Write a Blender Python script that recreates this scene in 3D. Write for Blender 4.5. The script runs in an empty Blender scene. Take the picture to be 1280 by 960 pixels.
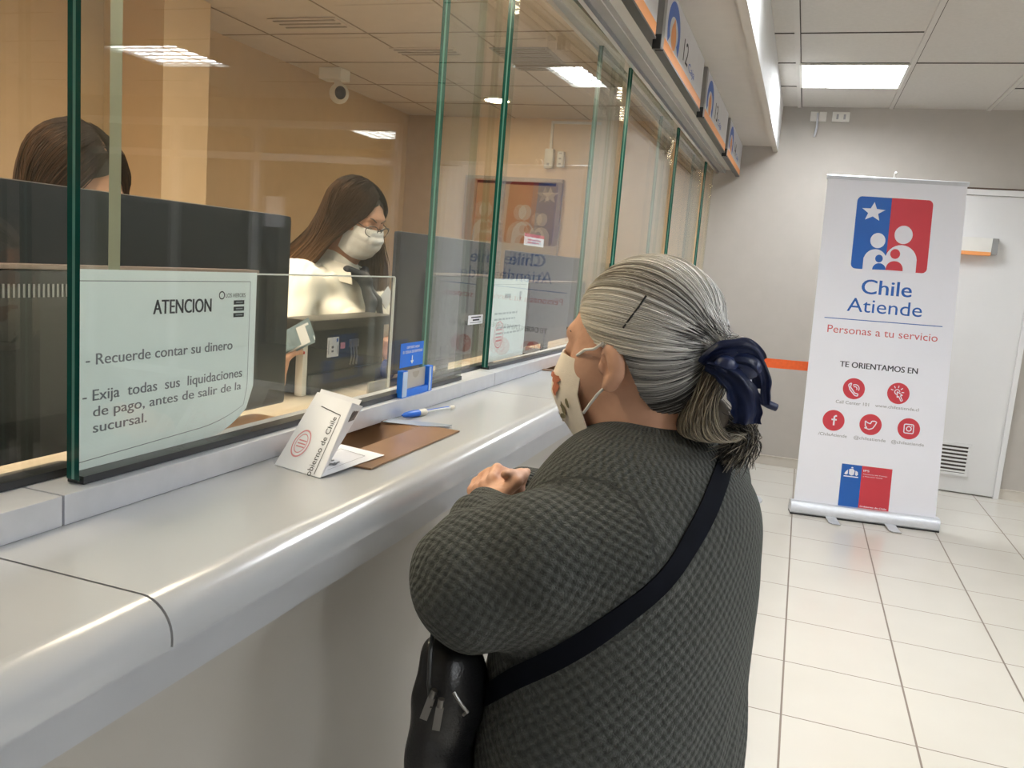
import bpy, bmesh, math, random
import numpy as np
from mathutils import Vector, Matrix
random.seed(7); rng = np.random.default_rng(7)
S = bpy.context.scene
COL = S.collection
# ------------------------------------------------------------------ camera
CAM_F = (-0.31605207, 0.93747433, -0.14578396)
CAM_R = (0.94075517, 0.32956575, 0.07978805)
CAM_U = (-0.12284465, 0.11192984, 0.98609376)
CAM_H = 1.36
cd = bpy.data.cameras.new('camera'); cam = bpy.data.objects.new('camera', cd); COL.objects.link(cam)
cd.sensor_width = 36.0; cd.lens = 1040.894 / 1280 * 36; cd.clip_start = 0.02; cd.clip_end = 60
cam.matrix_world = Matrix(((CAM_R[0], CAM_U[0], -CAM_F[0], 0), (CAM_R[1], CAM_U[1], -CAM_F[1], 0),
                           (CAM_R[2], CAM_U[2], -CAM_F[2], CAM_H), (0, 0, 0, 1)))
S.camera = cam
# ------------------------------------------------------------------ view, world
S.view_settings.view_transform = 'Standard'; S.view_settings.look = 'None'
S.view_settings.exposure = 0.0; S.view_settings.gamma = 1.0
S.view_settings.use_curve_mapping = False
try:
    S.cycles.use_denoising = True; S.cycles.max_bounces = 10; S.cycles.transparent_max_bounces = 24
    S.cycles.diffuse_bounces = 5; S.cycles.glossy_bounces = 6; S.cycles.sample_clamp_indirect = 6.0
except Exception: pass
W = bpy.data.worlds.new('world'); S.world = W; W.use_nodes = True
W.node_tree.nodes['Background'].inputs[0].default_value = (0.9, 0.95, 1, 1)
W.node_tree.nodes['Background'].inputs[1].default_value = 0.05
# lamp strengths (the fixtures themselves are built further down)
HALL_PANEL = 41.0
OFFICE_PANEL = 16.0
TELLER_FILL = 36.0
DOWNLIGHT = 95.0

# ------------------------------------------------------------------ materials
def new_mat(name):
    m = bpy.data.materials.new(name); m.use_nodes = True
    nt = m.node_tree; b = nt.nodes['Principled BSDF']
    return m, nt, b
def N(nt, t, **kw):
    n = nt.nodes.new(t)
    for k, v in kw.items(): setattr(n, k, v)
    return n
def mat(name, col, rough=0.5, metal=0.0, var=0.04, scale=12.0, bump=0.0, bscale=200.0, spec=0.5, sheen=0.0, coat=0.0):
    m, nt, b = new_mat(name)
    b.inputs['Roughness'].default_value = rough; b.inputs['Metallic'].default_value = metal
    b.inputs['Specular IOR Level'].default_value = spec
    if sheen: b.inputs['Sheen Weight'].default_value = sheen
    if coat: b.inputs['Coat Weight'].default_value = coat; b.inputs['Coat Roughness'].default_value = 0.1
    tc = N(nt, 'ShaderNodeTexCoord'); no = N(nt, 'ShaderNodeTexNoise'); no.inputs['Scale'].default_value = scale
    no.inputs['Detail'].default_value = 4
    nt.links.new(tc.outputs['Object'], no.inputs['Vector'])
    r = N(nt, 'ShaderNodeValToRGB')
    c0 = [max(0, c * (1 - var)) for c in col]; c1 = [min(1, c * (1 + var)) for c in col]
    r.color_ramp.elements[0].position = 0.3; r.color_ramp.elements[1].position = 0.7
    r.color_ramp.elements[0].color = (*c0, 1); r.color_ramp.elements[1].color = (*c1, 1)
    nt.links.new(no.outputs['Fac'], r.inputs['Fac']); nt.links.new(r.outputs['Color'], b.inputs['Base Color'])
    if bump:
        n2 = N(nt, 'ShaderNodeTexNoise'); n2.inputs['Scale'].default_value = bscale; n2.inputs['Detail'].default_value = 3
        nt.links.new(tc.outputs['Object'], n2.inputs['Vector'])
        bp = N(nt, 'ShaderNodeBump'); bp.inputs['Strength'].default_value = bump; bp.inputs['Distance'].default_value = 0.002
        nt.links.new(n2.outputs['Fac'], bp.inputs['Height']); nt.links.new(bp.outputs['Normal'], b.inputs['Normal'])
    return m
def emit(name, col, strength):
    m, nt, b = new_mat(name)
    nt.nodes.remove(b); e = N(nt, 'ShaderNodeEmission'); e.inputs[0].default_value = (*col, 1); e.inputs[1].default_value = strength
    nt.links.new(e.outputs[0], nt.nodes['Material Output'].inputs[0]); return m
def glass(name, tint=(0.93, 0.97, 0.95), f0=0.045):
    m, nt, b = new_mat(name); nt.nodes.remove(b)
    tr = N(nt, 'ShaderNodeBsdfTransparent'); tr.inputs[0].default_value = (*tint, 1)
    gl = N(nt, 'ShaderNodeBsdfGlossy'); gl.inputs['Roughness'].default_value = 0.0; gl.inputs['Color'].default_value = (1, 1, 1, 1)
    lw = N(nt, 'ShaderNodeLayerWeight'); lw.inputs['Blend'].default_value = 0.5
    p = N(nt, 'ShaderNodeMath', operation='POWER'); p.inputs[1].default_value = 5.0
    mu = N(nt, 'ShaderNodeMath', operation='MULTIPLY_ADD'); mu.inputs[1].default_value = 1 - f0; mu.inputs[2].default_value = f0
    mx = N(nt, 'ShaderNodeMixShader')
    nt.links.new(lw.outputs['Facing'], p.inputs[0]); nt.links.new(p.outputs[0], mu.inputs[0]); nt.links.new(mu.outputs[0], mx.inputs[0])
    nt.links.new(tr.outputs[0], mx.inputs[1]); nt.links.new(gl.outputs[0], mx.inputs[2])
    nt.links.new(mx.outputs[0], nt.nodes['Material Output'].inputs[0]); return m
def math_node(nt, op, a, b=None, c=None):
    n = N(nt, 'ShaderNodeMath', operation=op)
    for i, v in enumerate((a, b, c)):
        if v is None: continue
        if isinstance(v, (int, float)): n.inputs[i].default_value = v
        else: nt.links.new(v, n.inputs[i])
    return n.outputs[0]
def floor_tiles():
    m, nt, b = new_mat('floor_tiles')
    tc = N(nt, 'ShaderNodeTexCoord'); sp = N(nt, 'ShaderNodeSeparateXYZ'); nt.links.new(tc.outputs['Object'], sp.inputs[0])
    def line(v, off, step, w):
        f = math_node(nt, 'FRACT', math_node(nt, 'DIVIDE', math_node(nt, 'ADD', v, -off + 40 * step + step / 2), step))
        d = math_node(nt, 'ABSOLUTE', math_node(nt, 'SUBTRACT', f, 0.5))
        return math_node(nt, 'LESS_THAN', d, w / 2 / step)
    lx = line(sp.outputs[0], 0.097, 0.397, 0.0065); ly = line(sp.outputs[1], 2.66, 0.4035, 0.005)
    g = math_node(nt, 'MAXIMUM', lx, ly)
    no = N(nt, 'ShaderNodeTexNoise'); no.inputs['Scale'].default_value = 3; nt.links.new(tc.outputs['Object'], no.inputs['Vector'])
    r = N(nt, 'ShaderNodeValToRGB'); r.color_ramp.elements[0].color = (0.58, 0.55, 0.49, 1); r.color_ramp.elements[1].color = (0.645, 0.615, 0.555, 1)
    nt.links.new(no.outputs['Fac'], r.inputs['Fac'])
    mx = N(nt, 'ShaderNodeMix', data_type='RGBA'); nt.links.new(g, mx.inputs['Factor']); nt.links.new(r.outputs[0], mx.inputs[6]); mx.inputs[7].default_value = (0.2, 0.16, 0.13, 1)
    nt.links.new(mx.outputs[2], b.inputs['Base Color'])
    ro = math_node(nt, 'MULTIPLY_ADD', g, 0.5, 0.2); nt.links.new(ro, b.inputs['Roughness'])
    bp = N(nt, 'ShaderNodeBump'); bp.inputs['Strength'].default_value = 0.4; bp.inputs['Distance'].default_value = 0.002; bp.invert = True
    nt.links.new(g, bp.inputs['Height']); nt.links.new(bp.outputs['Normal'], b.inputs['Normal'])
    return m
def vcol_mat(name, rough=0.45, spec=0.4, sheen=0.0):
    m, nt, b = new_mat(name)
    a = N(nt, 'ShaderNodeAttribute'); a.attribute_name = 'Col'
    nt.links.new(a.outputs['Color'], b.inputs['Base Color']); b.inputs['Roughness'].default_value = rough; b.inputs['Specular IOR Level'].default_value = spec
    return m
def knit(name, col, pitch=0.0150, strength=0.9, rib=False):
    """rice-stitch (or rib) pattern in the garment's own surface coordinates, attribute knit_uv in metres"""
    m, nt, b = new_mat(name); b.inputs['Roughness'].default_value = 0.95; b.inputs['Specular IOR Level'].default_value = 0.12
    b.inputs['Sheen Weight'].default_value = 0.18; b.inputs['Sheen Roughness'].default_value = 0.5; b.inputs['Sheen Tint'].default_value = (0.6, 0.62, 0.6, 1)
    at = N(nt, 'ShaderNodeAttribute'); at.attribute_name = 'knit_uv'
    tc = N(nt, 'ShaderNodeTexCoord'); wob = N(nt, 'ShaderNodeTexNoise'); wob.inputs['Scale'].default_value = 45; nt.links.new(tc.outputs['Object'], wob.inputs['Vector'])
    sc = N(nt, 'ShaderNodeVectorMath', operation='SCALE'); sc.inputs['Scale'].default_value = 0.010; nt.links.new(wob.outputs['Color'], sc.inputs[0])
    ad = N(nt, 'ShaderNodeVectorMath', operation='ADD'); nt.links.new(at.outputs['Vector'], ad.inputs[0]); nt.links.new(sc.outputs[0], ad.inputs[1])
    sp = N(nt, 'ShaderNodeSeparateXYZ'); nt.links.new(ad.outputs[0], sp.inputs[0]); k = 2 * math.pi / pitch
    su = math_node(nt, 'SINE', math_node(nt, 'MULTIPLY', sp.outputs[0], k)); sv = math_node(nt, 'SINE', math_node(nt, 'MULTIPLY', sp.outputs[1], k))
    h = su if rib else math_node(nt, 'MULTIPLY', su, sv)
    fz = N(nt, 'ShaderNodeTexNoise'); fz.inputs['Scale'].default_value = 420; fz.inputs['Detail'].default_value = 3; nt.links.new(tc.outputs['Object'], fz.inputs['Vector'])
    h01 = math_node(nt, 'MULTIPLY_ADD', h, 0.5, 0.5)
    h2 = math_node(nt, 'MULTIPLY_ADD', fz.outputs['Fac'], 0.9, h01)
    bp = N(nt, 'ShaderNodeBump'); bp.inputs['Strength'].default_value = strength; bp.inputs['Distance'].default_value = 0.0035
    nt.links.new(h2, bp.inputs['Height']); nt.links.new(bp.outputs['Normal'], b.inputs['Normal'])
    t = math_node(nt, 'MULTIPLY_ADD', h01, 0.45, math_node(nt, 'MULTIPLY', fz.outputs['Fac'], 0.55))
    r = N(nt, 'ShaderNodeValToRGB'); r.color_ramp.elements[0].position = 0.22; r.color_ramp.elements[1].position = 0.78
    r.color_ramp.elements[0].color = (*[c * 0.6 for c in col], 1); r.color_ramp.elements[1].color = (*[c * 1.4 for c in col], 1)  # stitch valleys coloured darker, shade painted into the wool
    nt.links.new(t, r.inputs['Fac']); nt.links.new(r.outputs[0], b.inputs['Base Color'])
    return m
M = {}
M['hall_wall'] = mat('hall_wall_paint', (0.45, 0.415, 0.372), 0.75, var=0.02, bump=0.05)
M['tan_wall'] = mat('tan_wall_paint', (0.56, 0.415, 0.265), 0.7, var=0.03, bump=0.05)
M['tan_pillar'] = mat('tan_pillar_paint', (0.74, 0.56, 0.36), 0.7, var=0.02)
M['tan_soft'] = mat('pinkish_wall_paint', (0.80, 0.61, 0.40), 0.7, var=0.03)
M['ceiling'] = mat('ceiling_board', (0.60, 0.57, 0.53), 0.85, var=0.03, scale=60, bump=0.15, bscale=120)
M['tbar'] = mat('ceiling_grid', (0.60, 0.57, 0.53), 0.6, var=0.02)
M['gap'] = mat('dark_joint_and_shade', (0.09, 0.075, 0.065), 0.9)
M['soffit'] = mat('soffit_paint', (0.56, 0.52, 0.465), 0.7, var=0.02)
M['soffit_lit'] = mat('soffit_lit_face', (0.80, 0.80, 0.80), 0.6, var=0.02)
M['teller_ceiling'] = mat('teller_ceiling_board', (0.62, 0.53, 0.44), 0.85, var=0.03)
M['floor'] = floor_tiles()
M['skirting'] = mat('skirting_tile', (0.60, 0.55, 0.48), 0.35, var=0.03)
M['counter'] = mat('counter_laminate', (0.41, 0.42, 0.433), 0.17, var=0.015, scale=4, spec=0.5)
M['band'] = mat('grey_band', (0.36, 0.37, 0.39), 0.4, var=0.03)
M['panel'] = mat('counter_front', (0.36, 0.34, 0.305), 0.45, var=0.03, scale=3)
M['alu'] = mat('brushed_aluminium', (0.70, 0.71, 0.73), 0.35, 0.85, var=0.03, scale=40)
M['alu_sill'] = mat('sill_aluminium', (0.70, 0.72, 0.77), 0.38, 0.55, var=0.03, scale=40)
M['alu_dark'] = mat('dark_aluminium', (0.36, 0.36, 0.36), 0.4, 0.6, var=0.04)
M['cream'] = mat('cream_paint', (0.74, 0.68, 0.58), 0.6, var=0.03)
M['black'] = mat('black_plastic', (0.018, 0.02, 0.022), 0.35, var=0.1)
M['black_soft'] = mat('black_rubber', (0.02, 0.02, 0.022), 0.7, var=0.1)
M['monitor'] = mat('monitor_plastic', (0.012, 0.015, 0.018), 0.34, var=0.12, scale=6)
M['monitor_grey'] = mat('monitor_hump_plastic', (0.03, 0.03, 0.03), 0.4, var=0.1)
M['glass'] = glass('counter_glass', (0.955, 0.975, 0.962))
M['acrylic'] = glass('acrylic_sheet', (0.97, 0.975, 0.96))
M['acrylic_edge'] = mat('acrylic_edge', (0.72, 0.74, 0.72), 0.25, var=0.03)
M['edge_dark'] = mat('green_glass_edge', (0.008, 0.075, 0.06), 0.15, var=0.15, scale=8)
M['edge_light'] = mat('green_glass_edge_interlayer', (0.12, 0.30, 0.25), 0.2, var=0.1)
M['edge_pale'] = mat('pale_glass_edge', (0.58, 0.60, 0.47), 0.3, var=0.05)
M['edge_faint'] = glass('faint_glass_edge', (0.80, 0.84, 0.76), 0.10)
M['paper'] = mat('white_paper', (0.84, 0.85, 0.89), 0.6, var=0.015)
M['paper_blue'] = mat('bluish_paper', (0.84, 0.90, 0.89), 0.55, var=0.015)
M['ink'] = mat('black_ink', (0.025, 0.027, 0.035), 0.6)
M['ink_grey'] = mat('grey_ink', (0.18, 0.19, 0.21), 0.6)
M['ink_pale'] = mat('pale_grey_ink', (0.42, 0.48, 0.5), 0.6)
M['ink_red'] = mat('red_stamp_ink', (0.72, 0.30, 0.33), 0.6)
M['vinyl'] = mat('banner_vinyl', (0.88, 0.885, 0.96), 0.42, var=0.012, scale=3, bump=0.02, bscale=20)
M['b_blue'] = mat('printed_blue', (0.012, 0.115, 0.46), 0.4, var=0.02)
M['b_red'] = mat('printed_red', (0.60, 0.045, 0.065), 0.4, var=0.02)
M['b_white'] = mat('printed_white', (0.85, 0.85, 0.93), 0.4, var=0.01)
M['b_grey'] = mat('printed_grey', (0.30, 0.29, 0.31), 0.5)
M['b_redtext'] = mat('printed_red_text', (0.62, 0.12, 0.14), 0.45)
M['b_dark'] = mat('printed_dark', (0.04, 0.04, 0.06), 0.45)
M['orange'] = mat('orange_webbing', (0.86, 0.13, 0.022), 0.6, var=0.06, scale=60)
M['sign_face'] = mat('sign_face', (0.75, 0.75, 0.78), 0.4, var=0.02)
M['sign_orange'] = mat('sign_orange', (0.88, 0.36, 0.12), 0.45, var=0.03)
M['sign_blue'] = mat('sign_blue', (0.05, 0.15, 0.55), 0.45)
M['sticker_blue'] = mat('sticker_blue', (0.01, 0.17, 0.74), 0.4, var=0.03)
M['door'] = mat('door_paint', (0.74, 0.73, 0.72), 0.45, var=0.015, scale=3)
M['white_pl'] = mat('white_plastic', (0.78, 0.76, 0.71), 0.4, var=0.02)
M['wood'] = mat('tray_brown', (0.25, 0.14, 0.072), 0.28, var=0.12, scale=9)
M['wood_edge'] = mat('wood_edge', (0.38, 0.20, 0.09), 0.4, var=0.1)
M['desk'] = mat('desk_laminate', (0.40, 0.34, 0.26), 0.5, var=0.05)
M['pen_blue'] = mat('pen_blue', (0.015, 0.13, 0.62), 0.3)
M['beige_pl'] = mat('beige_plastic', (0.72, 0.68, 0.58), 0.4)
M['steel'] = mat('dark_steel', (0.35, 0.34, 0.33), 0.3, 0.9, var=0.05)
M['leather'] = mat('black_leather', (0.006, 0.006, 0.007), 0.35, var=0.2, scale=30, bump=0.3, bscale=300)
M['strap'] = mat('navy_strap', (0.003, 0.004, 0.008), 0.8, var=0.2, scale=40, spec=0.12)
M['knit'] = knit('charcoal_knit', (0.062, 0.066, 0.062))
M['knit_rib'] = knit('charcoal_rib_knit', (0.06, 0.064, 0.06), 0.006, 0.8, True)
M['skin_old'] = mat('tan_skin', (0.60, 0.335, 0.225), 0.5, var=0.12, scale=22, bump=0.2, bscale=160)
M['skin'] = mat('light_skin', (0.62, 0.33, 0.21), 0.5, var=0.06, scale=20)
M['hair'] = vcol_mat('hair_strands', 0.42, 0.35); M['hair_brown'] = vcol_mat('brown_hair_strands', 0.55, 0.12)
M['navy'] = mat('navy_satin', (0.010, 0.020, 0.078), 0.42, var=0.3, scale=30, bump=0.3, bscale=60)
M['mask_cloth'] = mat('cream_mask_cloth', (0.82, 0.73, 0.62), 0.8, var=0.05, scale=40, bump=0.2, bscale=500)
M['mask_print'] = mat('terracotta_print', (0.46, 0.15, 0.08), 0.8, var=0.2, scale=60)
M['mask_green'] = mat('olive_print', (0.2, 0.17, 0.09), 0.8)
M['mask_white'] = mat('surgical_mask', (0.80, 0.79, 0.77), 0.7, var=0.03)
M['blouse'] = mat('cream_blouse', (0.88, 0.84, 0.75), 0.7, var=0.03, scale=14, bump=0.25, bscale=25)
M['tie'] = mat('slate_scarf', (0.018, 0.021, 0.032), 0.6, var=0.15)
M['trousers'] = mat('dark_trousers', (0.02, 0.021, 0.025), 0.8)
M['red_nail'] = mat('red_nail', (0.6, 0.02, 0.02), 0.2)
M['note'] = mat('banknote_blue', (0.22, 0.30, 0.35), 0.6, var=0.25, scale=30)
M['brown'] = mat('dark_brown', (0.09, 0.055, 0.035), 0.6)
M['panel_light'] = emit('fluorescent_lens', (0.93, 0.97, 1.0), HALL_PANEL)
M['office_light'] = emit('office_lens', (1.0, 0.98, 0.95), OFFICE_PANEL)
M['warm_light'] = emit('warm_fill', (1.0, 0.83, 0.63), TELLER_FILL)
M['down_light'] = emit('downlight_lens', (1.0, 0.80, 0.52), DOWNLIGHT)

# ------------------------------------------------------------------ object helpers
ORG = {}
def tag(o, label=None, cat=None, group=None, kind=None):
    if label: o['label'] = label
    if cat: o['category'] = cat
    if group: o['group'] = group
    if kind: o['kind'] = kind
    return o
def thing(name, label, cat, loc=(0, 0, 0), group=None):
    o = bpy.data.objects.new(name, None); COL.objects.link(o); o.location = loc; o.empty_display_size = 0.05
    ORG[o.name] = Vector(loc); return tag(o, label, cat, group)
def link(name, me, m, parent=None):
    o = bpy.data.objects.new(name, me); COL.objects.link(o)
    if m is not None:
        for x in (m if isinstance(m, (list, tuple)) else [m]): me.materials.append(x)
    if parent is not None:
        og = ORG[parent.name]; ORG[o.name] = og; o.parent = parent
        if og.length > 0: me.transform(Matrix.Translation(-og))
    else: ORG[o.name] = Vector((0, 0, 0))
    return o
def obj(name, bm, m, parent=None, smooth=False, sharp=35):
    me = bpy.data.meshes.new(name); bm.normal_update(); bm.to_mesh(me); bm.free()
    if smooth:
        me.polygons.foreach_set('use_smooth', [True] * len(me.polygons))
        try: me.set_sharp_from_angle(angle=math.radians(sharp))
        except Exception: pass
    return link(name, me, m, parent)
def rawobj(name, v, f, m, parent=None, smooth=True, cols=None, mi=None):
    me = bpy.data.meshes.new(name); me.from_pydata([tuple(map(float, p)) for p in v], [], [tuple(map(int, q)) for q in f])
    if smooth: me.polygons.foreach_set('use_smooth', [True] * len(me.polygons))
    if mi is not None: me.polygons.foreach_set('material_index', list(mi))
    if cols is not None:
        a = me.color_attributes.new('Col', 'FLOAT_COLOR', 'POINT'); c = np.ones((len(v), 4), np.float32); c[:, :3] = cols
        a.data.foreach_set('color', c.ravel())
    me.update(); return link(name, me, m, parent)
def bx(bm, x0, x1, y0, y1, z0, z1, bev=0.0, mi=0, rot=None, piv=None):
    x0, x1 = min(x0, x1), max(x0, x1); y0, y1 = min(y0, y1), max(y0, y1); z0, z1 = min(z0, z1), max(z0, z1)
    r = bmesh.ops.create_cube(bm, size=1); vs = r['verts']
    for v in vs: v.co = Vector(((v.co.x + .5) * (x1 - x0) + x0, (v.co.y + .5) * (y1 - y0) + y0, (v.co.z + .5) * (z1 - z0) + z0))
    fs = set(f for v in vs for f in v.link_faces)
    for f in fs: f.material_index = mi
    if bev > 0:
        es = list(set(e for v in vs for e in v.link_edges))
        g = bmesh.ops.bevel(bm, geom=es, offset=bev, segments=2, profile=0.7, affect='EDGES'); vs = list(set(vs_ for vs_ in g['verts']) | set(v for v in vs if v.is_valid))
        for f in g['faces']: f.material_index = mi
    if rot is not None:
        allv = set()
        for v in vs:
            if v.is_valid: allv.add(v)
        for v in allv: v.co = rot @ (v.co - Vector(piv)) + Vector(piv)
    return vs
def box(name, x0, x1, y0, y1, z0, z1, m, parent=None, bev=0.0, **kw):
    bm = bmesh.new(); bx(bm, x0, x1, y0, y1, z0, z1, bev, **kw); return obj(name, bm, m, parent, smooth=bev > 0)
def tube(bm, pts, rad, n=8, cap=True, flat=None):
    pts = [Vector(p) for p in pts]; rings = []
    rads = rad if isinstance(rad, (list, tuple)) else [rad] * len(pts)
    up = None
    for i, p in enumerate(pts):
        d = (pts[min(i + 1, len(pts) - 1)] - pts[max(i - 1, 0)]).normalized()
        if up is None:
            up = Vector((0, 0, 1)) if abs(d.z) < 0.9 else Vector((1, 0, 0))
        u = (up - d * up.dot(d)).normalized(); w = d.cross(u); up = u
        rings.append([bm.verts.new(p + (u * math.cos(2 * math.pi * k / n) + w * math.sin(2 * math.pi * k / n)) * rads[i]) for k in range(n)])
    for a, b in zip(rings, rings[1:]):
        for k in range(n): bm.faces.new((a[k], a[(k + 1) % n], b[(k + 1) % n], b[k]))
    if cap: bm.faces.new(rings[0][::-1]); bm.faces.new(rings[-1])
    return rings
def cyl(bm, a, b, r, n=20, r2=None): return tube(bm, [a, b], [r, r if r2 is None else r2], n)
def lathe(bm, prof, c, n=32, axis='z'):
    rings = []
    for r, h in prof:
        ring = []
        for k in range(n):
            t = 2 * math.pi * k / n; x, y = r * math.cos(t), r * math.sin(t)
            p = (c[0] + x, c[1] + y, c[2] + h) if axis == 'z' else (c[0] + h, c[1] + x, c[2] + y)
            ring.append(bm.verts.new(p))
        rings.append(ring)
    for a, b in zip(rings, rings[1:]):
        for k in range(n): bm.faces.new((a[k], a[(k + 1) % n], b[(k + 1) % n], b[k]))
    bm.faces.new(rings[0][::-1]); bm.faces.new(rings[-1])
def prism(bm, prof, y0, y1, mi=0):
    """closed (x,z) outline pushed along y"""
    a = [bm.verts.new((x, y0, z)) for x, z in prof]; b = [bm.verts.new((x, y1, z)) for x, z in prof]; n = len(prof)
    fs = [bm.faces.new(a), bm.faces.new(b[::-1])]
    for k in range(n): fs.append(bm.faces.new((a[k], b[k], b[(k + 1) % n], a[(k + 1) % n])))
    for f in fs: f.material_index = mi
    bmesh.ops.recalc_face_normals(bm, faces=fs)
# ---- flat printed shapes and lettering
def text_shape(s, bold=0.0):
    cu = bpy.data.curves.new('t', 'FONT'); cu.body = s; cu.size = 1.0; cu.offset = bold; cu.resolution_u = 4
    o = bpy.data.objects.new('t', cu); COL.objects.link(o); dg = bpy.context.evaluated_depsgraph_get()
    me = bpy.data.meshes.new_from_object(o.evaluated_get(dg))
    v = np.array([p.co[:2] for p in me.vertices]).reshape(-1, 2); f = [tuple(p.vertices) for p in me.polygons]
    bpy.data.objects.remove(o); bpy.data.curves.remove(cu); bpy.data.meshes.remove(me); return v, f
class Ink:
    """collects flat shapes in (u,v); fn maps (u,v,layer) to a point"""
    def __init__(s, fn): s.fn = fn; s.v = []; s.f = []
    def add(s, uv, faces, layer=1):
        o = len(s.v); s.v += [s.fn(float(u), float(v), layer) for u, v in uv]; s.f += [tuple(i + o for i in f) for f in faces]
    def poly(s, uv, layer=1): s.add(uv, [tuple(range(len(uv)))], layer)
    def rect(s, u0, v0, u1, v1, layer=1, sub=1):
        for k in range(sub):
            a = u0 + (u1 - u0) * k / sub; b = u0 + (u1 - u0) * (k + 1) / sub
            s.poly([(a, v0), (b, v0), (b, v1), (a, v1)], layer)
    def disc(s, u, v, r, layer=1, n=32, ry=None, a0=0, a1=360):
        ry = ry or r
        s.poly([(u + r * math.cos(math.radians(a0 + (a1 - a0) * k / n)), v + ry * math.sin(math.radians(a0 + (a1 - a0) * k / n))) for k in range(n if a1 - a0 >= 360 else n + 1)], layer)
    def ring(s, u, v, r, w, layer=1, n=32, ry=None, a0=0, a1=360):
        ry = ry or r; q = []
        for k in range(n + 1):
            t = math.radians(a0 + (a1 - a0) * k / n); c, d = math.cos(t), math.sin(t)
            q.append(((u + (r - w / 2) * c, v + (ry - w / 2) * d), (u + (r + w / 2) * c, v + (ry + w / 2) * d)))
        for a, b in zip(q, q[1:]): s.poly([a[0], a[1], b[1], b[0]], layer)
    def line(s, u0, v0, u1, v1, w, layer=1, sub=1):
        d = math.hypot(u1 - u0, v1 - v0) or 1; nx, ny = -(v1 - v0) / d * w / 2, (u1 - u0) / d * w / 2
        for k in range(sub):
            a = k / sub; b = (k + 1) / sub
            p = (u0 + (u1 - u0) * a, v0 + (v1 - v0) * a); q = (u0 + (u1 - u0) * b, v0 + (v1 - v0) * b)
            s.poly([(p[0] + nx, p[1] + ny), (p[0] - nx, p[1] - ny), (q[0] - nx, q[1] - ny), (q[0] + nx, q[1] + ny)], layer)
    def path(s, pts, w, layer=1):
        for a, b in zip(pts, pts[1:]): s.line(a[0], a[1], b[0], b[1], w, layer)
    def rrect(s, u0, v0, u1, v1, r, layer=1, corners=(1, 1, 1, 1)):
        pts = []
        for (cx, cy, a, c) in ((u1 - r, v1 - r, 0, corners[0]), (u0 + r, v1 - r, 90, corners[1]), (u0 + r, v0 + r, 180, corners[2]), (u1 - r, v0 + r, 270, corners[3])):
            if c: pts += [(cx + r * math.cos(math.radians(a + t)), cy + r * math.sin(math.radians(a + t))) for t in range(0, 91, 15)]
            else: pts.append((u1 if a in (0, 270) else u0, v1 if a in (0, 90) else v0))
        s.poly(pts, layer)
    def text(s, t, u0, v0, u1, v1, layer=1, bold=0.0, ref=None, rot=False):
        """fit text between u0..u1; v0 baseline, v1 cap height"""
        v, f = text_shape(t, 0.0)
        if not len(v): return
        cap = 0.69 if ref is None else ref
        lo, hi = v[:, 0].min(), v[:, 0].max(); vv = v0 + v[:, 1] / cap * (v1 - v0)
        for q in ((0.0,) if bold <= 0 else (-bold, 0.0, bold)):
            uu = u0 + (v[:, 0] - lo) / (hi - lo) * (u1 - u0) + q * (v1 - v0); s.add(np.stack([uu, vv], 1), f, layer + (0.12 * (q / bold) if q else 0))
    def done(s, name, m, parent=None):
        return rawobj(name, s.v, s.f, m, parent, smooth=False)
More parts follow.
